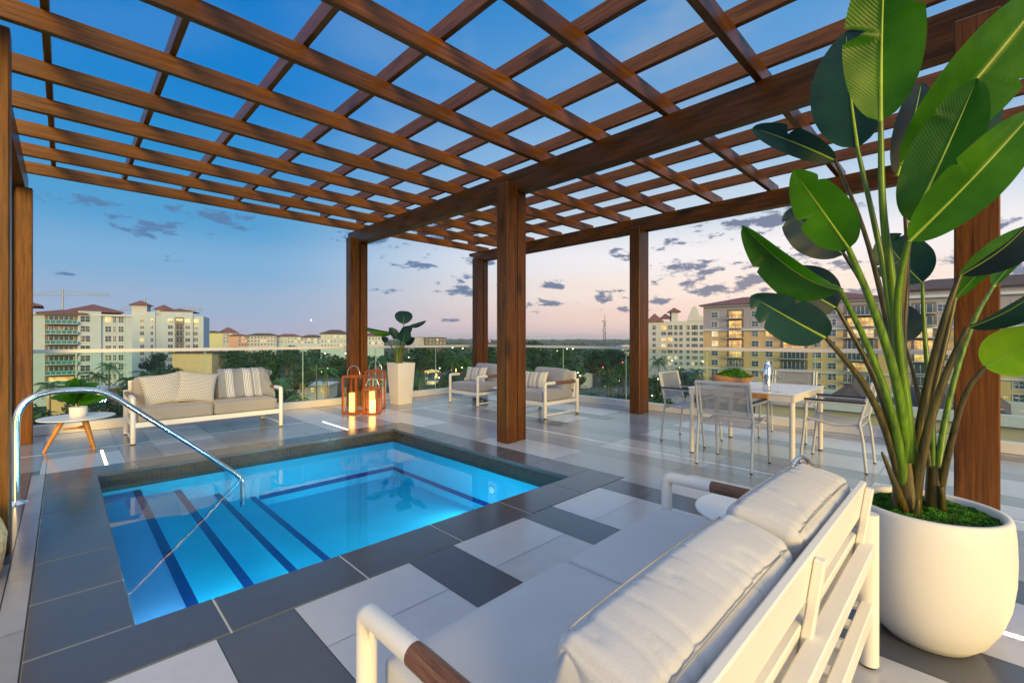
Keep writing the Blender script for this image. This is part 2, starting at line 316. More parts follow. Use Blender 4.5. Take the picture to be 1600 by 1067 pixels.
# ---------------------------------------------------------------- mesh helpers
class MB:
    def __init__(s): s.v = []; s.f = []; s.m = []; s.sm = []; s.uv = []
    def add(s, vs, fs, mi=0, smooth=False):
        b = len(s.v); s.v += [tuple(x) for x in vs]
        for f in fs: s.f.append([b + i for i in f]); s.m.append(mi); s.sm.append(smooth)
        return s
    def box(s, x0, y0, z0, x1, y1, z1, mi=0, mtx=None):
        vs = [Vector(p) for p in ((x0,y0,z0),(x1,y0,z0),(x1,y1,z0),(x0,y1,z0),(x0,y0,z1),(x1,y0,z1),(x1,y1,z1),(x0,y1,z1))]
        if mtx is not None: vs = [mtx @ q for q in vs]
        return s.add(vs, [(0,3,2,1),(4,5,6,7),(0,1,5,4),(1,2,6,5),(2,3,7,6),(3,0,4,7)], mi)
    def cbox(s, cx, cy, cz, sx, sy, sz, mi=0, rot=None):
        mtx = Matrix.Translation((cx, cy, cz))
        if rot is not None: mtx = mtx @ rot
        return s.box(-sx/2, -sy/2, -sz/2, sx/2, sy/2, sz/2, mi, mtx)
    def rbox(s, x0, y0, z0, x1, y1, z1, r=.006, mi=0, mtx=None):
        """box with chamfered edges"""
        vs = []; fs = []
        X = (x0, x1); Y = (y0, y1); Z = (z0, z1)
        idx = {}
        for i in (0, 1):
            for j in (0, 1):
                for k in (0, 1):
                    sx = 1 if i == 0 else -1; sy = 1 if j == 0 else -1; sz = 1 if k == 0 else -1
                    for ax, d in enumerate(((0, sy*r, sz*r), (sx*r, 0, sz*r), (sx*r, sy*r, 0))):
                        idx[(i,j,k,ax)] = len(vs); vs.append(Vector((X[i]+d[0], Y[j]+d[1], Z[k]+d[2])))
        for i in (0, 1): fs.append([idx[(i,a,b,0)] for a, b in ((0,0),(1,0),(1,1),(0,1))][::(1 if i else -1)])
        for j in (0, 1): fs.append([idx[(a,j,b,1)] for a, b in ((0,0),(1,0),(1,1),(0,1))][::(-1 if j else 1)])
        for k in (0, 1): fs.append([idx[(a,b,k,2)] for a, b in ((0,0),(1,0),(1,1),(0,1))][::(1 if k else -1)])
        for j in (0,1):
            for k in (0,1): fs.append([idx[(0,j,k,1)], idx[(1,j,k,1)], idx[(1,j,k,2)], idx[(0,j,k,2)]])
        for i in (0,1):
            for k in (0,1): fs.append([idx[(i,0,k,0)], idx[(i,1,k,0)], idx[(i,1,k,2)], idx[(i,0,k,2)]])
        for i in (0,1):
            for j in (0,1): fs.append([idx[(i,j,0,0)], idx[(i,j,1,0)], idx[(i,j,1,1)], idx[(i,j,0,1)]])
        for i in (0,1):
            for j in (0,1):
                for k in (0,1): fs.append([idx[(i,j,k,0)], idx[(i,j,k,1)], idx[(i,j,k,2)]])
        if mtx is not None: vs = [mtx @ q for q in vs]
        return s.add(vs, fs, mi)
    def tube(s, pts, r, seg=12, mi=0, cap=True, smooth=True, flat=1.0):
        pts = [Vector(p) for p in pts]; rs = r if isinstance(r, (list, tuple)) else [r] * len(pts)
        rings = []; up = None
        for i, p in enumerate(pts):
            t = (pts[min(i+1, len(pts)-1)] - pts[max(i-1, 0)]).normalized()
            if up is None: up = Vector((0,0,1)) if abs(t.z) < .9 else Vector((1,0,0))
            a = t.cross(up).normalized(); b = a.cross(t).normalized(); up = b
            rings.append([p + (a * math.cos(2*math.pi*k/seg) + b * math.sin(2*math.pi*k/seg) * flat) * rs[i] for k in range(seg)])
        vs = [q for rg in rings for q in rg]; fs = []
        for i in range(len(pts)-1):
            for k in range(seg):
                fs.append((i*seg+k, i*seg+(k+1)%seg, (i+1)*seg+(k+1)%seg, (i+1)*seg+k))
        s.add(vs, fs, mi, smooth)
        if cap:
            s.add(rings[0], [list(range(seg))[::-1]], mi); s.add(rings[-1], [list(range(seg))], mi)
        return s
    def lathe(s, prof, cx=0, cy=0, seg=32, mi=0, smooth=True, sx=1, sy=1):
        vs = []; fs = []
        for (r, z) in prof:
            for k in range(seg):
                a = 2*math.pi*k/seg; vs.append((cx + r*sx*math.cos(a), cy + r*sy*math.sin(a), z))
        for i in range(len(prof)-1):
            for k in range(seg):
                fs.append((i*seg+k, i*seg+(k+1)%seg, (i+1)*seg+(k+1)%seg, (i+1)*seg+k))
        s.add(vs, fs, mi, smooth)
        if prof[0][0] > 1e-4: s.add(vs[:seg], [list(range(seg))[::-1]], mi)
        if prof[-1][0] > 1e-4: s.add(vs[-seg:], [list(range(seg))], mi)
        return s
    def prism(s, poly, z0, z1, mi=0, mtx=None):
        n = len(poly); vs = [Vector((x, y, z0)) for x, y in poly] + [Vector((x, y, z1)) for x, y in poly]
        if mtx is not None: vs = [mtx @ q for q in vs]
        return s.add(vs, [list(range(n))[::-1], list(range(n, 2*n))] + [(i, (i+1)%n, n+(i+1)%n, n+i) for i in range(n)], mi)
    def grid(s, fn, nu, nv, mi=0, smooth=True, closed_u=False):
        vs = [fn(i/(nu if closed_u else nu-1), j/(nv-1)) for j in range(nv) for i in range(nu)]
        fs = []
        for j in range(nv-1):
            for i in range(nu if closed_u else nu-1):
                fs.append((j*nu+i, j*nu+(i+1)%nu, (j+1)*nu+(i+1)%nu, (j+1)*nu+i))
        return s.add(vs, fs, mi, smooth)
    def build(s, name, mats, parent=None, bevel=0):
        me = bpy.data.meshes.new(name); me.from_pydata(s.v, [], s.f)
        if not isinstance(mats, (list, tuple)): mats = [mats]
        for m_ in mats: me.materials.append(m_)
        me.polygons.foreach_set('material_index', s.m); me.polygons.foreach_set('use_smooth', s.sm)
        me.validate(); me.update()
        o = bpy.data.objects.new(name, me); COL.objects.link(o)
        if parent is not None: o.parent = parent
        if bevel:
            b = o.modifiers.new('edge', 'BEVEL'); b.width = bevel; b.segments = 2; b.limit_method = 'ANGLE'
        return o
def tag(o, label=None, cat=None, group=None, kind=None):
    if label: o['label'] = label
    if cat: o['category'] = cat
    if group: o['group'] = group
    if kind: o['kind'] = kind
    return o
def thing(name, label, cat, loc=(0, 0, 0), rz=0, group=None):
    o = bpy.data.objects.new(name, None); COL.objects.link(o); o.location = loc; o.rotation_euler = (0, 0, rz)
    o.empty_display_size = .1
    return tag(o, label, cat, group)
def copy_tree(o, parent=None):
    c = o.copy(); COL.objects.link(c)
    if parent is not None: c.parent = parent
    for ch in list(o.children): copy_tree(ch, c)
    return c
def place(src, loc, rz, label, first=False):
    o = src if first else copy_tree(src)
    o.location = loc; o.rotation_euler = (0, 0, rz); o['label'] = label
    return o

def cushion(mb, sx, sy, sz, n=26, pw=.22, puff=.012, seed=0, wrinkle=0.0, wdir='y', mi=0, mtx=None, crown=0.0, wfreq=9.0):
    """soft rounded block; crown swells the big faces, wrinkles run across its length"""
    def sp(t): return math.copysign(abs(t) ** 1.0, t)
    bm = bmesh.new(); bmesh.ops.create_cube(bm, size=2.0)
    bmesh.ops.subdivide_edges(bm, edges=bm.edges[:], cuts=n, use_grid_fill=True)
    vs = []
    rr = min(sx, sy, sz) * .5
    for v in bm.verts:
        c = v.co.copy()
        # rounded box: project onto inner box then add radius
        h = Vector((sx/2, sy/2, sz/2)); q = Vector((c.x*h.x, c.y*h.y, c.z*h.z))
        rad = rr * pw * 2
        inner = Vector([max(-h[i]+rad, min(h[i]-rad, q[i])) for i in range(3)])
        d = q - inner
        if d.length > 1e-6: q = inner + d.normalized() * rad
        u = (1 - c.x*c.x) ; v2 = (1 - c.y*c.y); w2 = (1 - c.z*c.z)
        # crown along thinnest axes
        ax = [sx, sy, sz].index(min(sx, sy, sz))
        e = [u, v2, w2]; e.pop(ax)
        k = (max(0, e[0]) ** .5) * (max(0, e[1]) ** .5)
        q[ax] += math.copysign(1, c[ax]) * crown * k * abs(c[ax]) ** .5
        if wrinkle and ax == 1 and c.z > 0: q.z += .022*c.z*(max(0, 1-c.x*c.x)**.4)*(max(0, 1-c.y*c.y)**.6)
        nn = mnoise.noise(Vector((q.x*6+seed, q.y*6, q.z*6))) * puff
        if wrinkle:
            a = q.x if wdir == 'x' else q.y
            ed = abs(c.z) if wdir == 'x' else abs(c.z)
            wv = 0 * mnoise.noise(Vector((a*wfreq*1.3+seed*3.1, q.y*2.2, q.z*2.2 + seed))) + 1.1*(.35-abs(mnoise.noise(Vector((a*wfreq*2.6+seed+q.y*14*mnoise.noise(Vector((a*4,seed,0))), q.y*5, q.z*5)))))*max(0.0, 1-abs(q.y)/(sy*.62))
            up = max(0.0, min(1.0, (q.z/sz+.18)*2.2))
            nz_ = mnoise.noise(Vector((a*21+seed*7+q.y*9*mnoise.noise(Vector((a*3.3, seed, 1.7))), q.y*3.0, q.z*4.0)))
            edge = .35+.65*max(0.0, 1-abs(abs(q.y)-sy*.42)/(sy*.38))
            cre = max(0.0, 1-abs(nz_)/.16)**1.6
            nn += -cre*wrinkle*edge*up + .35*wrinkle*mnoise.noise(Vector((a*7+seed, q.y*6, q.z*6)))
        dn = (q - inner); dn = dn.normalized() if dn.length > 1e-6 else Vector((0,0,1))
        q += dn * nn
        vs.append(q)
    fs = [[v.index for v in f.verts] for f in bm.faces]
    bm.free()
    if mtx is not None: vs = [mtx @ q for q in vs]
    mb.add(vs, fs, mi, True); return mb
# ================================================================ deck, pool
def tile_material():
    m, nt, n, l, p = principled('porcelain_deck_tile')
    a = n.new('ShaderNodeAttribute'); a.attribute_name = 'tone'; a.attribute_type = 'GEOMETRY'
    x = noise_node(n, l, 1.3, 6, rough=.65); y = noise_node(n, l, 9.0, 5, rough=.7)
    s = n.new('ShaderNodeMath'); s.operation = 'ADD'; l.new(x.outputs[0], s.inputs[0]); l.new(y.outputs[0], s.inputs[1])
    r = n.new('ShaderNodeMapRange'); l.new(s.outputs[0], r.inputs[0]); r.inputs[1].default_value = .7; r.inputs[2].default_value = 1.3; r.inputs[3].default_value = .93; r.inputs[4].default_value = 1.06
    mu = n.new('ShaderNodeVectorMath'); mu.operation = 'SCALE'; l.new(a.outputs['Color'], mu.inputs[0]); l.new(r.outputs[0], mu.inputs['Scale'])
    l.new(mu.outputs[0], p.inputs['Base Color'])
    rr = n.new('ShaderNodeMapRange'); l.new(y.outputs[0], rr.inputs[0]); rr.inputs[1].default_value = .3; rr.inputs[2].default_value = .7; rr.inputs[3].default_value = .17; rr.inputs[4].default_value = .23
    l.new(rr.outputs[0], p.inputs['Roughness']); p.inputs['Specular IOR Level'].default_value = .6
    b = n.new('ShaderNodeBump'); b.inputs['Strength'].default_value = .02; b.inputs['Distance'].default_value = .0005; l.new(y.outputs[0], b.inputs['Height']); l.new(b.outputs[0], p.inputs['Normal'])
    return m
M['tile'] = tile_material()
PX0, PX1, PY0, PY1 = .21, 3.205, 2.505, 5.565        # pool opening
CX0, CX1, CY0, CY1 = -.115, 3.535, 2.165, 5.905      # outer edge of coping
XR, YR = 7.17, 8.28                                   # railing lines
rects = []
def tone(k):
    base = {'L': (.56, .565, .58), 'M': (.30, .31, .33), 'D': (.11, .12, .135), 'B': (.34, .355, .375)}[k]
    v = random.uniform(.92, 1.08); return (base[0]*v, base[1]*v, base[2]*v*random.uniform(.98, 1.03))
def put(x0, y0, x1, y1, c):
    if x1 - x0 < .012 or y1 - y0 < .012: return
    rects.append((x0, y0, x1, y1, c))
def put_clip(x0, y0, x1, y1, c, holes):
    rs = [(x0, y0, x1, y1)]
    for (a0, b0, a1, b1) in holes:
        nr = []
        for (p, q, r_, s_) in rs:
            if r_ <= a0 or p >= a1 or s_ <= b0 or q >= b1: nr.append((p, q, r_, s_)); continue
            if p < a0: nr.append((p, q, a0, s_))
            if r_ > a1: nr.append((a1, q, r_, s_))
            m0, m1 = max(p, a0), min(r_, a1)
            if q < b0: nr.append((m0, q, m1, b0))
            if s_ > b1: nr.append((m0, b1, m1, s_))
        rs = nr
    for q in rs: put(*q, c)
DRX = 4.575; DRY = 6.915
holes = [(CX0, CY0, CX1, CY1), (DRX-.03, -6, DRX+.03, DRY+.03), (-6, DRY-.03, XR, DRY+.03), (-.205, -6, CX0, CY1+.001), (.285, 5.92, .315, 6.76), (2.725, 5.93, 2.755, 6.79), (2.775, -.9, 2.805, .45), (.27, -.9, .30, .42)]
x = -6.0 + .45 - .9 * 0
cols = []
xc = .445 - .9 * 7
while xc < XR:
    cols.append((xc, xc+.30, 'dark')); cols.append((xc+.30, xc+.90, 'light')); xc += .9
for (a, b, k) in cols:
    off = random.uniform(0, 1.2)
    y = -5.0 - off
    if k == 'light': y = -5.4
    while y < YR:
        y2 = y + 1.2
        if a < -.2: c = tone('D') if random.random() < .7 else tone('M')
        elif k == 'light': c = tone('L') if random.random() < .8 else tone('B')
        else: c = tone('D') if (b < 3.6 and y < 2.2) else (tone('M') if random.random() < .75 else tone('D'))
        if a > 3.5 and k == 'light' and random.random() < .25: c = tone('B')
        if y > DRY - .7 and a < 3.4 and random.random() < .5: c = tone('M')
        put_clip(a, y, min(b, XR), min(y2, YR), c, holes); y = y2
y = -5.0                                               # pale border strip along the pool's left side
while y < CY1:
    put(-.203, y, CX0, min(y+.6, CY1), tone('B')); y += .6
me = MB(); G = .0017; tones = []
for (x0, y0, x1, y1, c) in rects:
    me.add([(x0+G, y0+G, 0), (x1-G, y0+G, 0), (x1-G, y1-G, 0), (x0+G, y1-G, 0)], [(0,1,2,3)], 0); tones.append(c)
deck = me.build('deck_floor', M['tile']); tag(deck, 'grey and pale porcelain tile terrace deck', kind='structure')
at_ = deck.data.color_attributes.new('tone', 'FLOAT_COLOR', 'CORNER')
for p_, c in zip(deck.data.polygons, tones):
    for li in p_.loop_indices: at_.data[li].color = (*c, 1)
sub = MB()
for (a, b, c, d) in ((-6, -5.6, XR+.25, CY0+.02), (-6, CY1-.02, XR+.25, YR+.25), (-6, CY0+.02, CX0+.02, CY1-.02), (CX1-.02, CY0+.02, XR+.25, CY1-.02)):
    sub.box(a, b, -.45, c, d, -.004)
tag(sub.build('deck_slab', M['grout']), kind='structure')

# coping
M['coping'] = tile_material(); M['coping'].name = 'coping_stone'
cp = MB(); ct = []
def cop(x0, y0, x1, y1):
    g = .0022
    cp.rbox(x0+g, y0+g, -.032, x1-g, y1-g, .003, .005)
xs = [CX0, .50, 1.11, 1.72, 2.33, 2.93, CX1]
for i in range(6):
    cop(xs[i] if i else CX0, CY0, xs[i+1], PY0+.012); cop(xs[i] if i else CX0, PY1-.012, xs[i+1], CY1)
ys = [PY0+.012, 3.03, 3.56, 4.05, 4.55, 5.05, PY1-.012]
for i in range(6):
    cop(CX0, ys[i], PX0+.012, ys[i+1]); cop(PX1-.012, ys[i], CX1, ys[i+1])
cpo = cp.build('pool_coping', M['coping']); tag(cpo, 'dark stone coping around the plunge pool', kind='structure')
ta = cpo.data.color_attributes.new('tone', 'FLOAT_COLOR', 'CORNER')
for i in range(len(ta.data)): ta.data[i].color = (.10, .108, .118, 1)
gm = MB()
for (a, b, c, d) in ((CX0, CY0, CX1, PY0+.004), (CX0, PY1-.004, CX1, CY1), (CX0, PY0+.005, PX0+.004, PY1-.005), (PX1-.004, PY0+.005, CX1, PY1-.005)): gm.box(a+.006, b+.006, -.030, c-.006, d-.006, -.0005)
M['pale_grout'] = mat('pale_coping_grout', (.62, .61, .60), .8)
tag(gm.build('coping_grout', M['pale_grout']), kind='structure')

# basin
def pool_mosaic():
    m, nt, n, l, p = principled('waterline_mosaic')
    t = n.new('ShaderNodeTexCoord'); mp = n.new('ShaderNodeMapping'); mp.inputs['Scale'].default_value = (26, 26, 26); l.new(t.outputs['Object'], mp.inputs[0])
    sp = n.new('ShaderNodeSeparateXYZ'); l.new(mp.outputs[0], sp.inputs[0])
    ad = n.new('ShaderNodeMath'); ad.operation = 'ADD'; l.new(sp.outputs[0], ad.inputs[0]); l.new(sp.outputs[1], ad.inputs[1])
    cb = n.new('ShaderNodeCombineXYZ'); l.new(ad.outputs[0], cb.inputs[0]); l.new(sp.outputs[2], cb.inputs[1])
    br = n.new('ShaderNodeTexBrick'); l.new(cb.outputs[0], br.inputs['Vector']); br.offset = 0; br.inputs['Brick Width'].default_value = 1; br.inputs['Row Height'].default_value = 1
    br.inputs['Scale'].default_value = 1; br.inputs['Mortar Size'].default_value = .05; br.inputs['Color1'].default_value = (.065, .05, .028, 1); br.inputs['Color2'].default_value = (.03, .033, .03, 1); br.inputs['Mortar'].default_value = (.07, .065, .055, 1)
    l.new(br.outputs[0], p.inputs['Base Color']); p.inputs['Roughness'].default_value = .25; return m
M['mosaic'] = pool_mosaic()
M['pool_plaster'] = mat('pool_plaster', (.035, .64, .90), .6, var=.06, scale=2.5)
M['pool_tread'] = mat('pool_first_tread', (.28, .50, .88), .6, var=.05, scale=3)  # lavender sky reflection painted into the top tread's colour
M['pool_line'] = mat('cobalt_step_tile', (.006, .035, .22), .4, var=.25, scale=30)
ba = MB(); FZ = -.64
for (a, b, c, d) in ((PX0-.06, PY0-.06, PX0, PY1+.06), (PX1, PY0-.06, PX1+.06, PY1+.06), (PX0, PY0-.06, PX1, PY0), (PX0, PY1, PX1, PY1+.06)):
    ba.box(a, b, -.175, c, d, -.034, 1); ba.box(a, b, FZ-.1, c, d, -.177, 0)
ba.box(PX0-.06, PY0-.06, FZ-.2, PX1+.06, PY1+.06, FZ, 0)
xst = [PX0, .52, .83, 1.17, 1.50]; zst = [-.21, -.28, -.40, -.51]
for i in range(4):
    ba.box(xst[i], PY0+.002, FZ+.002, xst[i+1], PY1-.002, zst[i], 3 if i == 0 else 0)
    ba.box(xst[i+1]-.052, PY0+.004, zst[i]-.03, xst[i+1]+.003, PY1-.004, zst[i]+.003, 2)
ba.box(PX1-.006, PY0+.005, FZ+.08, PX1+.002, PY1-.006, FZ+.13, 2); ba.box(1.55, PY1-.006, FZ+.08, PX1-.008, PY1+.002, FZ+.13, 2)
# underwater view of the basin
tag(ba.build('pool_basin', [M['pool_plaster'], M['mosaic'], M['pool_line'], M['pool_tread']]), 'blue plunge pool shell with four cobalt edged steps', kind='structure')
def water_mat():
    m, nt, n, l, p = principled('pool_water'); n.remove(p); out = n['Material Output']
    tr = n.new('ShaderNodeBsdfTransparent'); tr.inputs[0].default_value = (.42, .90, 1.0, 1)
    g = n.new('ShaderNodeBsdfGlossy'); g.inputs['Roughness'].default_value = .015
    f = n.new('ShaderNodeFresnel'); f.inputs[0].default_value = 1.36
    x = noise_node(n, l, 2.2, 3); b = n.new('ShaderNodeBump'); b.inputs['Strength'].default_value = .05; b.inputs['Distance'].default_value = .03
    l.new(x.outputs[0], b.inputs['Height']); l.new(b.outputs[0], g.inputs['Normal']); l.new(b.outputs[0], f.inputs['Normal'])
    mx_ = n.new('ShaderNodeMixShader'); l.new(f.outputs[0], mx_.inputs[0]); l.new(tr.outputs[0], mx_.inputs[1]); l.new(g.outputs[0], mx_.inputs[2]); l.new(mx_.outputs[0], out.inputs[0]); return m
wt = MB(); wt.add([(PX0+.001, PY0+.001, -.135), (PX1-.001, PY0+.001, -.135), (PX1-.001, PY1-.001, -.135), (PX0+.001, PY1-.001, -.135)], [(0,1,2,3)])
tag(wt.build('pool_water', water_mat()), 'still clear blue water in the plunge pool', kind='structure')

# underwater lamps; unseen ones under the near edge added to even the glow
M['pool_lamp'] = emit('pool_lamp_lens', (.5, .8, .9), .12)
def pool_lamp(x, y, z, face, label, en=7):
    t = thing('pool_light', label, 'pool light', (x, y, z), 0, 'lights set in the pool walls')
    b = MB(); d = Vector(face)
    rot = d.to_track_quat('Z', 'Y').to_matrix().to_4x4()
    b.lathe([(.05, -.004), (.05, .006), (.042, .009)], seg=24); b.v = [tuple(rot @ Vector(q)) for q in b.v]; b.build('bezel', M['steel'], t)
    c = MB(); c.lathe([(.040, .009), (.03, .013), (0.001, .015)], seg=24); c.v = [tuple(rot @ Vector(q)) for q in c.v]; c.build('lens', M['pool_lamp'], t)
    ld = bpy.data.lights.new('pool_lamp', 'AREA'); ld.shape = 'DISK'; ld.size = .12; ld.energy = en; ld.color = (.72, .93, 1.0); ld.spread = R(170)
    lo = bpy.data.objects.new('pool_lamp_bulb', ld); COL.objects.link(lo); lo.parent = t; lo.location = d * .03; lo.rotation_euler = (-d).to_track_quat('Z', 'Y').to_euler()
    return t
pool_lamp(PX1, 3.55, -.36, (-1, 0, 0), 'glowing round lamp low in the pool wall across from the steps')
pool_lamp(2.35, PY0, -.36, (0, 1, 0), 'added unseen lamp under the near edge of the pool')
pool_lamp(1.25, PY0, -.24, (0, 1, 0), 'added unseen lamp under the near edge beside the steps', 10)
pool_lamp(.66, PY0, -.19, (0, 1, 0), 'added unseen lamp under the near edge over the second step', 10)
pool_lamp(.36, PY0, -.168, (0, 1, 0), 'added unseen lamp under the near edge over the top step', 8)


# slot drain, flush light strips
dr = MB()
for i in range(40):
    y = -3 + i * .25
    if y < DRY: dr.box(DRX-.026, y+.002, -.012, DRX+.026, min(y+.248, DRY-.03), -.001)
for i in range(44):
    x = -3.9 + i * .25
    if x < XR-.05: dr.box(x+.002, DRY-.026, -.012, min(x+.248, XR-.03), DRY+.026, -.001)
M['drain'] = mat('drain_cover_white', (.80, .81, .82), .12, 0, spec=.9)
tag(dr.build('slot_drain', M['drain']), 'long pale metal slot drain running round the deck in a corner', 'drain')
def led(x0, y0, y1, label, m='led'):
    t = thing('floor_light', label, 'floor light', (x0, y0, 0), 0, 'light strips set flush in the deck')
    a = MB(); a.box(0, 0, -.014, .03, y1-y0, -.0045); a.build('housing', M['steel'], t)
    b = MB(); b.box(.003, .006, -.0044, .027, y1-y0-.006, .0008); b.build('diffuser', M[m], t)
led(.285, 5.93, 6.75, 'glowing strip in the deck at the foot of the small round plant table')
led(2.725, 5.94, 6.78, 'glowing strip in the deck between the grey throw sofa and the copper lanterns')
led(2.775, -.88, .44, 'glowing strip in the deck behind the large round white pot', 'led_strong')
led(.27, -.88, .41, 'glowing strip in the deck behind the near sofa with ruffled cushions', 'led_strong')

# ================================================================ glass railing
rail = thing('glass_railing', 'frameless clear glass railing with pale top rail round two sides of the terrace', 'railing', (0, 0, 0))
b = MB(); b.rbox(-6, YR, 0, XR+.12, YR+.12, .125, .006); b.rbox(XR, -5.6, 0, XR+.12, YR-.002, .125, .006); b.build('base_curb', M['curb'], rail)
M['rail_metal'] = mat('pale_rail_metal', (.78, .74, .70), .35, .0, var=.03)
b = MB(); b.rbox(-6, YR+.03, 1.040, XR+.095, YR+.09, 1.088, .004); b.rbox(XR+.03, -5.6, 1.040, XR+.09, YR+.029, 1.088, .004); b.build('top_rail', M['rail_metal'], rail)
M['glass_edge'] = mat('glass_edge', (.45, .62, .58), .2)
def pane(x0, y0, x1, y1):
    g_ = MB(); g_.box(x0, y0, .126, x1, y1, 1.039); g_.build('glass_panel', M['glass'], rail)
xp = [-6, -4.6, -3.1, -1.6, -.33, .12, 1.56, 3.02, 4.42, 5.85, XR+.06]
for a, c in zip(xp, xp[1:]): pane(a+.006, YR+.055, c-.006, YR+.067)
yp = [-5.6, -4.2, -2.8, -1.35, .08, 1.5, 2.95, 4.4, 5.85, YR+.04]
for a, c in zip(yp, yp[1:]): pane(XR+.055, a+.006, XR+.067, c-.006)
for a in xp[1:-1]: e_ = MB(); e_.box(a-.0055, YR+.054, .127, a+.0055, YR+.068, 1.038); e_.build('glass_joint', M['glass_edge'], rail)
for a in yp[1:-1]: e_ = MB(); e_.box(XR+.054, a-.0055, .127, XR+.068, a+.0055, 1.038); e_.build('glass_joint', M['glass_edge'], rail)

# ================================================================ pergola
pg = thing('pergola', 'large stained brown timber pergola with open slatted roof over the pool', 'pergola', (0, 0, 0))
def post(x0, y0, xr=0.0, top=3.05):
    b = MB()
    b.rbox(x0, y0, 0, x0+.172, y0+.185, 3.062, .007)
    b.rbox(x0+.210, y0+.024, 0, x0+.345+xr, y0+.170, 3.019 if x0 > 6 else 2.984, .007)
    b.box(x0+.170, y0+.095, 0, x0+.212, y0+.13, 2.98)
    b.build('post', M['wood_z'], pg)
ROWS = (-.105, 3.81, 7.87)
for y in ROWS: post(3.68, y)
for y in ROWS: post(6.665, y)
post(-.56, 3.80); post(-.60, 7.69)
BX = [-.46, 3.885, 6.87]
def beam_profile(y0, y1, z0, z1):
    # scroll-cut end at y1
    h = z1 - z0; P = [(y0, z0), (y1-.34, z0)]
    for k in range(1, 7):
        a = k/6*math.pi/2; P.append((y1-.34+.05+ .12*math.sin(a), z0+.005+ .10*(1-math.cos(a))))
    P += [(y1-.14, z0+.125), (y1-.03, z0+.15), (y1, z0+.16), (y1, z1), (y0, z1)]
    return P
for bx in BX:
    b = MB(); mtx = Matrix(((0,0,1,bx),(1,0,0,0),(0,1,0,0),(0,0,0,1)))
    b.prism(beam_profile(-.62 if bx > 6 else -1.4, 8.42, 3.022 if bx > 6 else 2.987, 3.250), 0, .145, 0, mtx); b.build('beam', M['wood_y'], pg, bevel=.004)
RAFY = [8.10, 7.35, 6.62, 5.87, 5.10, 4.30, 3.47, 2.705, 1.937, 1.16, .385, -.40, -1.15]
for i, y in enumerate(RAFY):
    b = MB()
    z1 = 3.392
    b.rbox(-.52, y, 3.253, 7.22, y+.055, z1, .004); b.build('rafter', M['wood_x'], pg)
for k in range(11):
    x = -.11 + .685*k
    b = MB(); b.rbox(x, -1.35, 3.394, x+.045, 8.32, 3.528, .004); b.build('purlin', M['wood_y'], pg)
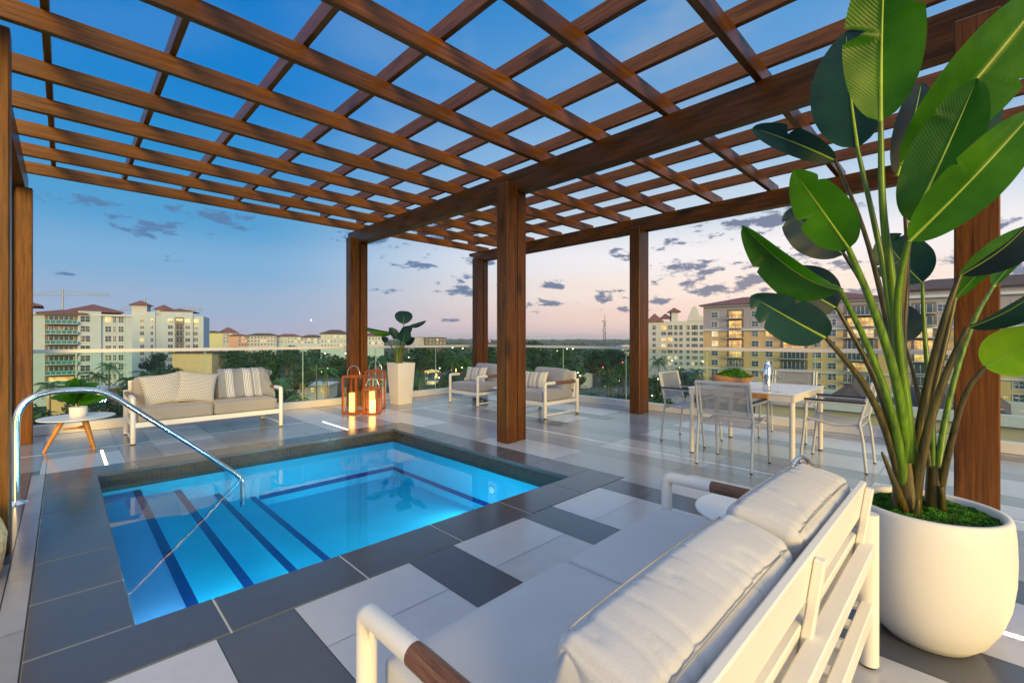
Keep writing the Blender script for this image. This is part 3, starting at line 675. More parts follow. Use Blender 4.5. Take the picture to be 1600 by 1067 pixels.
# ================================================================ furniture
def rotm(ax, a): return Matrix.Rotation(a, 4, ax)
def T(x, y, z): return Matrix.Translation((x, y, z))
def lounge(name, label, cat, W, loc, rz, ncush, grp, cm, soft=0.0, seed=1):
    """outdoor sofa / armchair: front +y, tube arms with wood grips, slatted metal back"""
    t = thing(name, label, cat, loc, rz, grp); D = .86; h = W/2; r = .026
    wm = M['white_metal']
    for sx in (-1, 1):
        x = sx*(h-.03)
        for nm, y, zt in (('leg', D/2-.03, .56), ('leg', -D/2+.03, .57)):
            b = MB()
            b.tube([(x, y, .012), (x, y, .46 if y > 0 else zt)], r if y > 0 else .031, 18)
            b.lathe([(.022, 0), (.022, .012)], x, y, 14, 1); b.build(nm, [wm, M['black']], t)
        b = MB(); b.tube([(x, D/2-.03, .4602), (x, D/2-.03, .515), (x, D/2-.037, .529), (x, D/2-.052, .535), (x, D/2-.25, .535)], [r, r, r*1.06, r, r], 18); b.build('arm', wm, t)
        b = MB(); b.tube([(x, -D/2+.10, .535), (x, -D/2+.03, .535)], r, 18); b.build('arm_end', wm, t)
        b = MB(); b.tube([(x, D/2-.25, .535), (x, -D/2+.10, .535)], .0268, 18); b.build('arm_grip', M['arm_wood'], t)
    b = MB()
    for sx in (-1, 1):
        x = sx*(h-.03); b.rbox(x-.014, -D/2+.05, .20, x+.014, D/2-.05, .25, .003); b.rbox(x-.012, -D/2+.05, .04, x+.012, D/2-.05, .062, .003)
    b.rbox(-h+.05, D/2-.05, .19, h-.05, D/2-.012, .25, .004); b.rbox(-h+.05, -D/2+.012, .19, h-.05, -D/2+.05, .25, .004)
    b.rbox(-h+.05, -D/2+.006, .425, h-.05, -D/2+.052, .47, .004)
    for i in range(int(W/.16)):
        x = -h+.12+i*.16
        if x < h-.08: b.rbox(x, -D/2+.052, .225, x+.05, D/2-.052, .24, .003)
    b.build('seat_frame', wm, t)
    # leaning slatted back
    mtx = T(0, -D/2+.100, .295) @ rotm('X', R(8))
    b = MB()
    for (z0, z1) in ((.265, .40), (.10, .205)): b.rbox(-h+.045, -.011, z0, h-.045, .011, z1, .004, 0, mtx)
    for x in ([-h+.05, -.015, h-.08] if ncush > 1 else [-h+.05, h-.08]): b.rbox(x, -.037, -.02, x+.03, -.012, .385, .004, 0, mtx)
    b.rbox(-h+.045, -.011, -.02, h-.045, .011, .06, .004, 0, mtx)
    b.build('back_frame', wm, t)
    cw = (W-.14)/ncush
    for i in range(ncush):
        cx = -h+.07+cw*(i+.5)
        b = MB(); cushion(b, cw-.008, .74, .15, 18, .17, .002, i+seed, crown=.010, mtx=T(cx, .035, .327)); s_ = b.build('seat_cushion', cm, t)
        b = MB()
        for zz_ in (.262, .392):
            P = []; rx, ry = (cw-.03)/2, .352
            for k in range(33):
                a = 2*math.pi*k/32; q = .86
                P.append((cx+math.copysign(abs(math.cos(a))**.18, math.cos(a))*rx*1.004, .035+math.copysign(abs(math.sin(a))**.18, math.sin(a))*ry*1.004, zz_))
            b.tube(P, .0028, 6, cap=False)
        b.build('piping', M['piping'], s_)
    for i in range(ncush):
        cx = -h+.07+cw*(i+.5)
        b = MB(); m4_ = T(cx, -.228 if soft else -.235, .535) @ rotm('X', R(12)) @ T(0, 0, .012*i) @ rotm('Y', R(1.6 if i else -1.2))
        if soft: cushion(b, cw-.022, .185, .36, 90, .17, .002, i*5+seed, wrinkle=soft, wdir='x', crown=.026, mtx=m4_, wfreq=9.0)
        else: cushion(b, cw-.01, .18, .37, 24, .30, .005, i*5+seed, wrinkle=.0025, wdir='x', crown=.02, mtx=m4_)
        c_ = b.build('back_cushion', cm, t)
        if soft:
            b = MB()
            for yy in (-.085, .085):
                P = [m4_ @ Vector((-(cw)/2+.045+(cw-.09)*k/24, yy*1.0, .172+.014*math.sin(math.pi*k/24)**.5)) for k in range(25)]
                b.tube(P, .0020, 6)
            b.build('piping', M['piping'], c_)
    return t
lounge('outdoor_sofa', 'white metal sofa in the near corner with ruffled grey back cushions, seen from behind', 'sofa', 1.66, (1.345, .675, 0), 0, 2, 'white metal outdoor sofas', M['cushion'], soft=.008, seed=3)
lounge('outdoor_sofa', 'white metal sofa by the glass with two dotted pillows and a striped throw', 'sofa', 1.66, (1.375, 7.225, 0), R(180), 2, 'white metal outdoor sofas', M['cushion3'], seed=9)
def pillow(name, label, sx, sz, th, mtx_loc, rots, m, cat='pillow', grp=None, seed=1):
    t = thing(name, label, cat, mtx_loc, 0, grp)
    b = MB()
    def fn_side(sgn):
        def fn(u, v):
            a, c = 2*u-1, 2*v-1
            k = (max(0, 1-a*a)**.42)*(max(0, 1-c*c)**.42)
            pin = 1-.07*(1-abs(a))*0 - .09*(1-a*a)*(abs(c)**3)*1.0
            x = a*sx/2*(1-.08*(1-c*c)*abs(a)**3 ); z = c*sz/2*(1-.08*(1-a*a)*abs(c)**3)
            y = sgn*th/2*k + .006*mnoise.noise(Vector((x*9+seed, z*9, sgn)))*k
            return (x, y, z)
        return fn
    b.grid(fn_side(1), 29, 25); b.grid(fn_side(-1), 29, 25)
    o = b.build('cover', m, t); o.rotation_euler = rots
    return t
pillow('throw_pillow', 'dotted cream pillow leaning at the left end of the far sofa', .43, .42, .15, (.90, 7.19, .585), (R(-22), R(-7), R(3)), M['dots'], grp='dotted cushions on the far sofa')
pillow('throw_pillow', 'dotted cream pillow overlapping the first, at the middle of the far sofa', .43, .42, .15, (1.25, 7.16, .59), (R(-24), R(9), R(-6)), M['dots'], grp='dotted cushions on the far sofa', seed=4)
# throw over the right back cushion of the far sofa
def throw():
    t = thing('throw_blanket', 'grey throw with white stripes draped over the right end of the far sofa', 'throw', (1.74, 7.35, .40))
    b = MB()
    path = [(-.20, .022), (-.17, .03), (-.115, .13), (-.06, .25), (-.03, .345), (.02, .39), (.09, .405), (.15, .385), (.19, .30), (.21, .15), (.235, -.05), (.225, -.2)]
    def P(v):
        f = v*(len(path)-1); i = min(int(f), len(path)-2); k = f-i
        return path[i][0]*(1-k)+path[i+1][0]*k, path[i][1]*(1-k)+path[i+1][1]*k
    def fn(u, v):
        y, z = P(v); x = -.22 + .66*u + .07*(v-.35)
        wv = .012*math.sin(u*17+v*3) + .018*mnoise.noise(Vector((u*5, v*4, 2)))
        if u > .86: k = (u-.86)/.14; y += -.05*k + .05*math.sin(v*15)*k; x += .05*math.sin(v*13)*k; z += -.05*k
        return (x, y + wv, z + .004*math.sin(u*31))
    b.grid(fn, 70, 40)
    # knotted fringe at both ends
    for i in range(70):
        for vv, dz in ((0, -.0), (1, -.035)):
            p = Vector(fn(i/69, vv)); b.tube([p, p+Vector((.003*math.sin(i), -.022 if vv == 0 else .004, -.006 if vv == 0 else -.05))], .0022, 4)
    b.build('cloth', M['throw'], t); return t
throw()
A1 = lounge('outdoor_armchair', 'white metal armchair with striped pillow left of the middle post', 'armchair', .88, (5.74, 6.71, 0), R(90), 1, 'white metal armchairs beyond the pool', M['cushion2'], seed=5)
A2 = lounge('outdoor_armchair', 'white metal armchair with striped pillow just right of the middle post', 'armchair', .88, (5.66, 5.02, 0), R(90), 1, 'white metal armchairs beyond the pool', M['cushion2'], seed=6)
def lumbar(loc, label, rz):
    t = pillow('lumbar_pillow', label, .50, .30, .13, loc, (R(-20), 0, rz), M['pillow_stripe'], grp='striped armchair pillows', seed=8)
lumbar((5.72, 6.80, .54), 'striped lumbar pillow on the armchair left of the middle post', R(-90+12))
lumbar((5.62, 5.16, .54), 'striped lumbar pillow on the armchair right of the middle post', R(-90+8))

# round side tables with splayed teak legs
def side_table(label, x, y, r, h, rz=0):
    t = thing('side_table', label, 'side table', (x, y, 0), rz, 'round white side tables with splayed wooden legs')
    b = MB(); b.lathe([(r-.012, h-.012), (r-.002, h-.008), (r, h-.004), (r-.003, h)], seg=64); b.build('table_top', M['white_top'], t)
    b = MB(); b.lathe([(.001, h-.0135), (r*.62, h-.0135), (r*.62, h-.032), (.001, h-.032)], seg=3, smooth=False)
    for k in range(3):
        a = 2*math.pi*k/3; b.tube([(0, 0, .235), (.115*math.cos(a), .115*math.sin(a), .235)], .012, 8)
    b.build('leg_brace', M['teak'], t)
    for k in range(3):
        a = 2*math.pi*k/3; b = MB()
        b.tube([(r*.80*math.cos(a), r*.80*math.sin(a), 0), (r*.58*math.cos(a), r*.58*math.sin(a), .17), (r*.36*math.cos(a), r*.36*math.sin(a), h-.03)], [.014, .021, .026], 12, flat=1.0)
        b.build('leg', M['teak'], t)
    return t
side_table('small round white table with orange teak legs carrying a potted plant, by the handrail', .11, 7.0, .325, .36, R(-178))
side_table('low round white table at the end of the near sofa', 2.50, .76, .30, .35, R(40))
side_table('small round table mostly hidden behind the middle post, between the armchairs', 5.62, 5.87, .24, .36, R(180))

# dining set
def dining_chair():
    t = thing('dining_chair', '', 'dining chair', (0, 0, 0), 0, 'silver sling chairs round the dining table'); g = M['grey_metal']; W = .25; r = .0125
    for sx in (-1, 1):
        x = sx*W
        b = MB(); b.tube([(x, -.25, .01), (x, -.225, .30), (x, -.20, .45), (x*.99, -.235, .60), (x*.97, -.285, .81)], .0125, 10); b.lathe([(.013, 0), (.013, .012)], x, -.25, 10, 1); b.build('leg', [g, M['black']], t)
        b = MB(); b.tube([(x, .27, .01), (x, .235, .35), (x, .215, .625)], .0125, 10); b.lathe([(.013, 0), (.013, .012)], x, .27, 10, 1); b.build('leg', [g, M['black']], t)
        b = MB(); b.rbox(x-.022, -.25, .634, x+.022, .245, .648, .004, 1); b.rbox(x-.012, -.235, .612, x+.012, .225, .634, .003, 0); b.build('armrest', [g, M['black']], t)
    b = MB()
    b.tube([(-W, -.19, .405), (W, -.19, .405)], .010, 8); b.tube([(-W, .215, .425), (W, .215, .425)], .010, 8)
    for sx in (-1, 1): b.tube([(sx*(W-.02), -.2, .43), (sx*(W-.02), .0, .41), (sx*(W-.02), .22, .455)], .011, 8)
    b.build('seat_frame', g, t)
    b = MB(); b.grid(lambda u, v: (-W+.02+(2*W-.04)*u, -.20+.42*v, .436-.018*math.sin(math.pi*v)-.012*math.sin(math.pi*u)+.02*v), 13, 13); b.build('seat', M['sling'], t)
    b = MB(); lo, hi = (-.215, .505), (-.285, .81)
    for sx in (-1, 1): b.tube([(sx*(W-.03), lo[0]+.004, lo[1]), (sx*(W-.035), hi[0]+.008, hi[1]-.004)], .011, 8)
    b.rbox(-W+.0, -.300, .795, W-.0, -.272, .822, .004); b.rbox(-W+.01, -.228, .495, W-.01, -.208, .512, .003)
    b.build('back_frame', g, t)
    b = MB(); b.grid(lambda u, v: (-W+.035+(2*W-.07)*u, lo[0]+(hi[0]-lo[0])*v+.006 - .012*math.sin(math.pi*u), lo[1]+.008+(hi[1]-lo[1]-.02)*v), 11, 9); b.build('backrest', M['sling'], t)
    return t
dc = dining_chair()
place(dc, (4.68, 1.66, 0), R(-90), 'silver sling dining chair with its back to the pool, nearest the camera at the table', True)
place(dc, (5.40, 2.40, 0), R(180), 'silver sling dining chair at the left side of the table beside the post')
place(dc, (5.42, .93, 0), R(0), 'silver sling dining chair at the right side of the table, seen side on')
place(dc, (6.42, 1.62, 0), R(90), 'silver sling dining chair on the far side of the table toward the railing')
t = thing('dining_table', 'rectangular white dining table with cream metal frame by the glass railing', 'dining table', (5.39, 1.66, 0))
TH_, TX, TY = .705, .585, .505
b = MB(); b.rbox(-TX, -TY, TH_-.012, TX, TY, TH_, .003); b.build('table_top', M['white_top'], t)
b = MB()
M['cream_metal'] = mat('cream_powder_coat', (.74, .70, .62), .4, var=.03)
for s_ in (-1, 1):
    b.rbox(-TX+.005, s_*(TY-.02)-.013, TH_-.075, TX-.005, s_*(TY-.02)+.013, TH_-.013, .003)
    b.rbox(s_*(TX-.02)-.013, -TY+.035, TH_-.075, s_*(TX-.02)+.013, TY-.035, TH_-.013, .003)
b.build('apron', M['cream_metal'], t)
for sx in (-1, 1):
    for sy in (-1, 1):
        b = MB(); b.tube([(sx*(TX-.03), sy*(TY-.03), .01), (sx*(TX-.03), sy*(TY-.03), TH_-.013)], .024, 16); b.lathe([(.022, 0), (.022, .011)], sx*(TX-.03), sy*(TY-.03), 12, 1); b.build('leg', [M['cream_metal'], M['black']], t)
b = MB(); b.rbox(-TX-.002+.0, -.28, TH_-.055, -TX+.006, .02, TH_-.014, .002); b.build('drawer_front', M['teak'], t)
# moss bowl
t = thing('moss_bowl', 'carved root wood bowl heaped with green moss on the dining table', 'bowl', (5.20, 1.84, .705), R(-48))
b = MB()
def bowl(u, v):
    a = 2*math.pi*u; rr = [.02, .09, .15, .185, .20, .19, .14, .05][min(7, int(v*7.999))]; z = [.0, .004, .035, .075, .118, .112, .06, .04][min(7, int(v*7.999))]
    k = 1+.10*mnoise.noise(Vector((math.cos(a)*1.5, math.sin(a)*1.5, v*2)))
    return (rr*math.cos(a)*1.15*k, rr*math.sin(a)*.52*k, z*(1+.12*math.sin(a*2+1)))
b.grid(bowl, 40, 8, closed_u=True); b.build('bowl', M['bowl_wood'], t)
M['moss'] = mat('preserved_moss', (.05, .21, .010), .95, var=.6, scale=45, bump=1.0, bscale=140)
def mossy(mb, rx, ry, z0, h, n, s, cx=0, cy=0, bump=.014):
    mb.grid(lambda u, v: (cx+rx*(v**.6)*math.cos(2*math.pi*u), cy+ry*(v**.6)*math.sin(2*math.pi*u), z0+h*(1-v**1.7)*(1+.5*mnoise.noise(Vector((u*5, v*4, s))))+bump*mnoise.noise(Vector((rx*(v**.6)*math.cos(2*math.pi*u)*28+s, ry*(v**.6)*math.sin(2*math.pi*u)*28, 0)))), n, n, closed_u=True)
def tuft(mb, pts, size, mi=0):
    for p in pts:
        for _ in range(3):
            d = Vector((random.uniform(-1, 1), random.uniform(-1, 1), random.uniform(.3, 1.2))).normalized()*size
            sd_ = d.cross(Vector((random.uniform(-1, 1), random.uniform(-1, 1), random.uniform(-1, 1)))).normalized()*size*.3
            mb.add([p-sd_, p+sd_, p+d], [(0, 1, 2)], mi)
b = MB(); mossy(b, .205, .092, .085, .085, 48, 3); 
tuft(b, [Vector(q)+Vector((0, 0, 0)) for q in random.sample(b.v, 1500)], .011); b.build('moss', M['moss'], t)
# shaker and glasses
t = thing('cocktail_shaker', 'polished steel cocktail shaker standing on the dining table', 'shaker', (5.02, 1.45, .705))
b = MB(); b.lathe([(.001, .001), (.033, .001), (.036, .01), (.044, .15), (.0445, .165)], seg=28); b.build('tin', M['chrome'], t)
b = MB(); b.lathe([(.043, .166), (.040, .20), (.034, .255), (.027, .262), (.026, .275), (.0265, .30), (.001, .306)], seg=28); b.build('cap', M['chrome'], t)
def martini(x, y, label):
    t = thing('cocktail_glass', label, 'glass', (x, y, .705), 0, 'cocktail glasses on the dining table')
    b = MB(); b.lathe([(.036, .001), (.036, .003), (.006, .006), (.0035, .012), (.0035, .105), (.02, .125), (.055, .172), (.054, .172), (.018, .128), (.001, .118)], seg=28); b.build('glass_body', M['clear'], t)
martini(5.20, 1.53, 'stemmed cocktail glass between the moss bowl and the steel shaker')
martini(4.97, 1.34, 'stemmed cocktail glass just right of the steel shaker')

# lanterns
def lantern(label, x, y, rz, s, h, candles, arch=True, hot=False):
    t = thing('lantern', label, 'lantern', (x, y, 0), rz, 'copper brown lanterns')
    w_ = M['copper_wood']; q = s/2; b = MB(); k = .030
    top = h
    b.rbox(-q, -q, 0, q, q, .028, .003)
    b.rbox(-q, -q, top-.028, q, -q+k, top, .003); b.rbox(-q, q-k, top-.028, q, q, top, .003)
    b.rbox(-q, -q+k, top-.028, -q+k, q-k, top, .003); b.rbox(q-k, -q+k, top-.028, q, q-k, top, .003)
    for sx in (-1, 1):
        for sy in (-1, 1):
            x0 = -q if sx < 0 else q-k; y0 = -q if sy < 0 else q-k; b.rbox(x0+.001, y0+.001, .028, x0+k-.001, y0+k-.001, top-.028, .002)
    b.build('frame', w_, t)
    g_ = MB()
    for (a0, b0, a1, b1) in ((-q+k, -q+.009, q-k, -q+.012), (-q+k, q-.012, q-k, q-.009), (-q+.009, -q+k, -q+.012, q-k), (q-.012, -q+k, q-.009, q-k)): g_.box(a0, b0, .03, a1, b1, top-.03)
    g_.build('glass_pane', M['lantern_glass'], t)
    if arch:
        b = MB(); rr = s*.44; zb = top-.05
        P = [(-rr, 0, zb)] + [(-rr*math.cos(math.pi*i/20), 0, top-.01+rr*1.45*math.sin(math.pi*i/20)) for i in range(21)] + [(rr, 0, zb)]
        P = [(x_, -q+.002 if False else 0, z_) for x_, _, z_ in P]
        b.tube(P, .0055 if arch is True else arch, 10); b.build('handle', M['steel'], t)
    for (cx, cy, ch, cr_) in candles:
        b = MB(); b.lathe([(.001, .029), (cr_-.001, .029), (cr_, .035), (cr_, .029+ch), (cr_-.004, .032+ch), (cr_-.010, .022+ch), (.001, .018+ch)], cx, cy, 24); c_ = b.build('candle', M['candle_hot'] if hot else M['candle'], t)
        b = MB(); b.tube([(cx, cy, .018+ch), (cx+.001, cy, .034+ch)], .0012, 5); b.build('wick', M['black'], c_)
    return t
lantern('tall copper lantern with one fat candle, leftmost of the three at the corner post', 3.42, 7.20, R(-57.7), .27, .62, [(-.02, .0, .30, .054)])
lantern('small bright copper lantern standing in front of the other two', 3.615, 6.93, R(-44.7), .25, .43, [(0, -.01, .19, .046)], hot=True)
lantern('tall copper lantern at the back right of the three, beside the square planter', 3.86, 7.30, R(-50), .27, .68, [(-.06, .0, .28, .045), (.055, .03, .33, .042)])
lantern('copper lantern with broad steel handle just showing past the near sofa cushion', 3.03, .70, R(-20), .26, .385, [(0, 0, .15, .038)], arch=.012)

# basket at the left edge
t = thing('woven_basket', 'woven seagrass basket at the left edge beside the corner post', 'basket', (-.455, 3.50, 0))
b = MB()
b.lathe([(.001, .004), (.20, .004), (.225, .03), (.25, .14), (.248, .22), (.232, .29), (.215, .335), (.203, .33), (.22, .28), (.235, .2), (.21, .03), (.001, .02)], seg=48)
b.v = [(x_*(1+.02*math.sin(z_*260)), y_*(1+.02*math.sin(z_*260)), z_) for x_, y_, z_ in b.v]
b.build('basket_body', M['wicker'], t)
b = MB()
for s_ in (-1, 1): b.tube([(.12*s_, -.20, .31), (.11*s_, -.215, .37), (0+.05*s_, -.22, .40)], .012, 8)
b.tube([(-.05, -.22, .40), (.05, -.22, .40)], .012, 8); b.build('handle', M['wicker'], t)

# pool handrail
t = thing('pool_handrail', 'curved stainless steel handrail running from the deck down into the pool steps', 'handrail', (-.25, 5.0, 0)); HR = 1
b = MB()
P = [(0, 0, .004), (0, 0, .55), (.002, 0, .63), (.020, 0, .705), (.060, 0, .765), (.12, 0, .800), (.19, 0, .816), (.30, 0, .820), (.40, 0, .815), (.47, 0, .797), (.54, 0, .755), (.62, 0, .685), (.72, 0, .59), (1.10, 0, .245), (1.40, 0, -.045), (1.46, 0, -.10), (1.49, 0, -.16), (1.495, 0, -.22), (1.495, 0, -.40)]
def smooth_path(P, n=3):
    P = [Vector(p) for p in P]
    for _ in range(n):
        Q = [P[0]]
        for a, c in zip(P, P[1:]): Q += [a*.75+c*.25, a*.25+c*.75]
        Q.append(P[-1]); P = Q
    return P
b.tube(smooth_path(P, 2), .0225, 20); b.build('rail_tube', M['steel'], t)
b = MB(); b.lathe([(.066, .0005), (.064, .006), (.036, .012), (.028, .022)], 0, 0, 32); b.build('flange', M['chrome'], t)
# ================================================================ potted plants
def leaf_mat(name, dark, light, trans=.35, rough=.33, vein=130):
    m, nt, n, l, p = principled(name); out = n['Material Output']
    u = n.new('ShaderNodeUVMap'); sp = n.new('ShaderNodeSeparateXYZ'); l.new(u.outputs[0], sp.inputs[0])
    # veins sweep from the midrib towards the tip
    ab = n.new('ShaderNodeMath'); ab.operation = 'ABSOLUTE'; s0 = n.new('ShaderNodeMath'); s0.operation = 'SUBTRACT'; l.new(sp.outputs[0], s0.inputs[0]); s0.inputs[1].default_value = .5; l.new(s0.outputs[0], ab.inputs[0])
    k = n.new('ShaderNodeMath'); k.operation = 'MULTIPLY_ADD'; l.new(ab.outputs[0], k.inputs[0]); k.inputs[1].default_value = -.32; l.new(sp.outputs[1], k.inputs[2])
    nzz = noise_node(n, l, 3, 3, coord='UV'); k2 = n.new('ShaderNodeMath'); k2.operation = 'MULTIPLY_ADD'; l.new(nzz.outputs[0], k2.inputs[0]); k2.inputs[1].default_value = .012; l.new(k.outputs[0], k2.inputs[2])
    ms = n.new('ShaderNodeMath'); ms.operation = 'MULTIPLY'; l.new(k2.outputs[0], ms.inputs[0]); ms.inputs[1].default_value = vein*2
    sn = n.new('ShaderNodeMath'); sn.operation = 'SINE'; l.new(ms.outputs[0], sn.inputs[0])
    nb = noise_node(n, l, 4, 5)
    cr = n.new('ShaderNodeValToRGB'); e = cr.color_ramp.elements; e[0].position = .35; e[0].color = (*dark, 1); e[1].position = .68; e[1].color = (*light, 1); l.new(nb.outputs[0], cr.inputs[0])
    vr = n.new('ShaderNodeMapRange'); l.new(sn.outputs[0], vr.inputs[0]); vr.inputs[1].default_value = -1; vr.inputs[2].default_value = 1; vr.inputs[3].default_value = .95; vr.inputs[4].default_value = 1.03
    sc = n.new('ShaderNodeVectorMath'); sc.operation = 'SCALE'; l.new(cr.outputs[0], sc.inputs[0]); l.new(vr.outputs[0], sc.inputs['Scale'])
    l.new(sc.outputs[0], p.inputs['Base Color']); p.inputs['Roughness'].default_value = rough; p.inputs['Specular IOR Level'].default_value = .3
    b = n.new('ShaderNodeBump'); b.inputs['Strength'].default_value = .16; b.inputs['Distance'].default_value = .0012; l.new(sn.outputs[0], b.inputs['Height']); l.new(b.outputs[0], p.inputs['Normal'])
    eg = n.new('ShaderNodeMath'); eg.operation = 'MULTIPLY_ADD'; l.new(nb.outputs[0], eg.inputs[0]); eg.inputs[1].default_value = .22; l.new(ab.outputs[0], eg.inputs[2])
    er = n.new('ShaderNodeMapRange'); er.interpolation_type = 'SMOOTHSTEP'; l.new(eg.outputs[0], er.inputs[0]); er.inputs[1].default_value = .605; er.inputs[2].default_value = .64; er.inputs[4].default_value = .75
    em = n.new('ShaderNodeMix'); em.data_type = 'RGBA'; l.new(er.outputs[0], em.inputs[0]); l.new(sc.outputs[0], em.inputs[6]); em.inputs[7].default_value = (.10, .075, .012, 1); l.new(em.outputs[2], p.inputs['Base Color'])
    tl = n.new('ShaderNodeBsdfTranslucent'); ts_ = n.new('ShaderNodeVectorMath'); ts_.operation = 'MULTIPLY'; l.new(sc.outputs[0], ts_.inputs[0]); ts_.inputs[1].default_value = (2.2, 2.4, .8); l.new(ts_.outputs[0], tl.inputs[0])
    mx_ = n.new('ShaderNodeMixShader'); mx_.inputs[0].default_value = trans; l.new(p.outputs[0], mx_.inputs[1]); l.new(tl.outputs[0], mx_.inputs[2]); l.new(mx_.outputs[0], out.inputs[0])
    return m
M['leaf_lit'] = leaf_mat('lit_green_leaf', (.022, .115, .002), (.065, .22, .003), .45)  # leaves in light and in shade painted as separate colours
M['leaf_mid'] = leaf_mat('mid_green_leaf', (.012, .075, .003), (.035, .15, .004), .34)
M['leaf_dark'] = leaf_mat('shaded_teal_leaf', (.003, .035, .034), (.010, .062, .058), .06, .5)
M['leaf_navy'] = leaf_mat('shaded_navy_leaf', (.002, .014, .026), (.005, .028, .044), .03, .5)
M['leaf_lime'] = leaf_mat('lime_leaf', (.17, .34, .008), (.30, .50, .015), .45)
M['rib'] = mat('yellow_green_midrib', (.30, .46, .04), .4, var=.2, scale=8)
M['stalk_g'] = mat('green_leaf_stalk', (.10, .20, .006), .32, var=.5, scale=4, stretch=(14, 14, .8))
M['stalk_b'] = mat('olive_brown_leaf_stalk', (.075, .06, .010), .36, var=.65, scale=4, stretch=(14, 14, .8))
def leaf(parent, base, tip, width, m, roll=0.0, bend=.06, fold=.25, tears=(), droop=0.0, wmax=.42, rib=True, view=True, seed=0, nv=44, sidev=None):
    """paddle-shaped leaf: base/tip points, blade width, roll about the midrib away from facing the terrace"""
    base = Vector(base); tip = Vector(tip); ax = tip-base; Ln = ax.length; d = ax.normalized()
    mid = (base+tip)/2
    to = (Vector((0, 0, EYE))-mid).normalized()
    side = d.cross(to).normalized() if sidev is None else Vector(sidev).normalized()
    nrm = side.cross(d).normalized()
    rot = Matrix.Rotation(roll, 3, d); side = rot @ side; nrm = rot @ nrm
    mb = MB(); nu = 6; vs = []; uvs = []
    def prof(v): 
        a = min(1.0, v/.10); c_ = v
        
        pp = .50; qq = pp*(1-wmax)/wmax; pk = (wmax**pp)*((1-wmax)**qq)
        return (max(c_, 0)**pp)*(max(1-c_, 0)**qq)/pk
    for j in range(nv+1):
        v = j/nv
        c0 = base+ax*v + nrm*(bend*Ln*math.sin(math.pi*v)) + Vector((0, 0, -1))*droop*Ln*v*v
        wd = prof(v)*width/2
        for sgn in (-1, 1):
            wj = wd
            for (ts_, tv, tw, td) in tears:
                if ts_ == sgn:
                    k = abs(v-tv)/tw
                    if k < 1: wj = wd*(1-td*(1-k))
            if sgn == -1: wl = wj
            else: wr_ = wj
        for i in range(-nu, nu+1):
            f = i/nu; wj = wl if i < 0 else wr_
            x_ = f*wj; hgt = abs(f)*wd*math.tan(fold*1.6)
            wav = .03*width*mnoise.noise(Vector((v*6+seed, f*1.5, seed)))*abs(f)
            # side veins pull edge toward the tip
            vs.append(c0 + side*x_ + nrm*(hgt+wav) + d*(abs(f)*wd*.18)); uvs.append((f*.5+.5, v))
    W_ = 2*nu+1; fs = []
    for j in range(nv):
        for i in range(2*nu): fs.append((j*W_+i, j*W_+i+1, (j+1)*W_+i+1, (j+1)*W_+i))
    mb.add(vs, fs, 0, True)
    o = mb.build('leaf', [m], parent)
    uvl = o.data.uv_layers.new(name='UVMap')
    for lp in o.data.loops: uvl.data[lp.index].uv = uvs[lp.vertex_index]
    if rib:
        rb = MB(); rb.tube([base+ax*(k/20)+nrm*(bend*Ln*math.sin(math.pi*k/20)-.0015)+Vector((0, 0, -1))*droop*Ln*(k/20)**2 for k in range(20)], [.0068*(1-.8*k/20)*max(.5, Ln/.5) for k in range(20)], 8)
        rb.build('midrib', M['rib'], o)
    return o
def curve3(p0, p1, p2, n=14):
    return [Vector(p0)*(1-t_)**2+Vector(p1)*2*t_*(1-t_)+Vector(p2)*t_**2 for t_ in [k/(n-1) for k in range(n)]]
# ---- big plant, right foreground
PC = Vector((2.53, .135, .50))
bp = thing('potted_bird_of_paradise', 'tall bird of paradise plant with paddle leaves in the big round white pot', 'plant', (2.53, .135, .46))
bp_inv = Matrix.Translation((-2.53, -.135, -.46))
def L_(bpx, dep, tpx, dt, width, m, **k): 
    o = leaf(bp, at(bpx[0], bpx[1], dep) - bp.location, at(tpx[0], tpx[1], dt) - bp.location, width, m, **k); return o
_leaf = leaf
def leafw(bpx, db, tpx, dt, wpx, m, **k):
    b0 = at(*bpx, db); t0 = at(*tpx, dt)
    mid = (b0+t0)/2; d = (t0-b0).normalized(); side = d.cross((Vector((0, 0, EYE))-mid).normalized()).normalized()
    def pr_(q): dd = q.x*FX+q.y*FY; return Vector(((q.x*RX+q.y*RY)/dd*711, (q.z-EYE)/dd*711))
    w_ = wpx*.01/(pr_(mid+side*.005)-pr_(mid-side*.005)).length
    off = Vector(bp.location)
    return _leaf(bp, b0-off, t0-off, w_, m, sidev=side, **k)
def stalk(path, r0, r1, m, name='leaf_stalk'):
    off = Vector(bp.location); P = smooth_path([at(x_, y_, d_)-off for x_, y_, d_ in path], 2); n_ = len(P)
    b = MB(); b.tube(P, [r0+(r1-r0)*(k/(n_-1))**.7 for k in range(n_)], 14); b.build(name, m, bp)
C = 1.87
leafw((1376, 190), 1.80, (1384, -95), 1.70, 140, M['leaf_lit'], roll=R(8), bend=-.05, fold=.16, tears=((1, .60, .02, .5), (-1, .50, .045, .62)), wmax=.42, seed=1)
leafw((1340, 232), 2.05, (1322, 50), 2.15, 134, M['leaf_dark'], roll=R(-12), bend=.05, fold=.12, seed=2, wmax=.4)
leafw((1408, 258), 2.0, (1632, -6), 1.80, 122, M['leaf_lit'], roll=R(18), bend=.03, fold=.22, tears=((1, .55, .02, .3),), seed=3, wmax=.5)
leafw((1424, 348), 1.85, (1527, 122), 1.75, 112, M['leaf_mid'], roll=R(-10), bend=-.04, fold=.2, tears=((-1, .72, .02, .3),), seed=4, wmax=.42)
leafw((1420, 378), 1.74, (1618, 172), 1.58, 92, M['leaf_lit'], roll=R(10), bend=.07, fold=.28, tears=((-1, .45, .02, .25),), seed=5, wmax=.42)
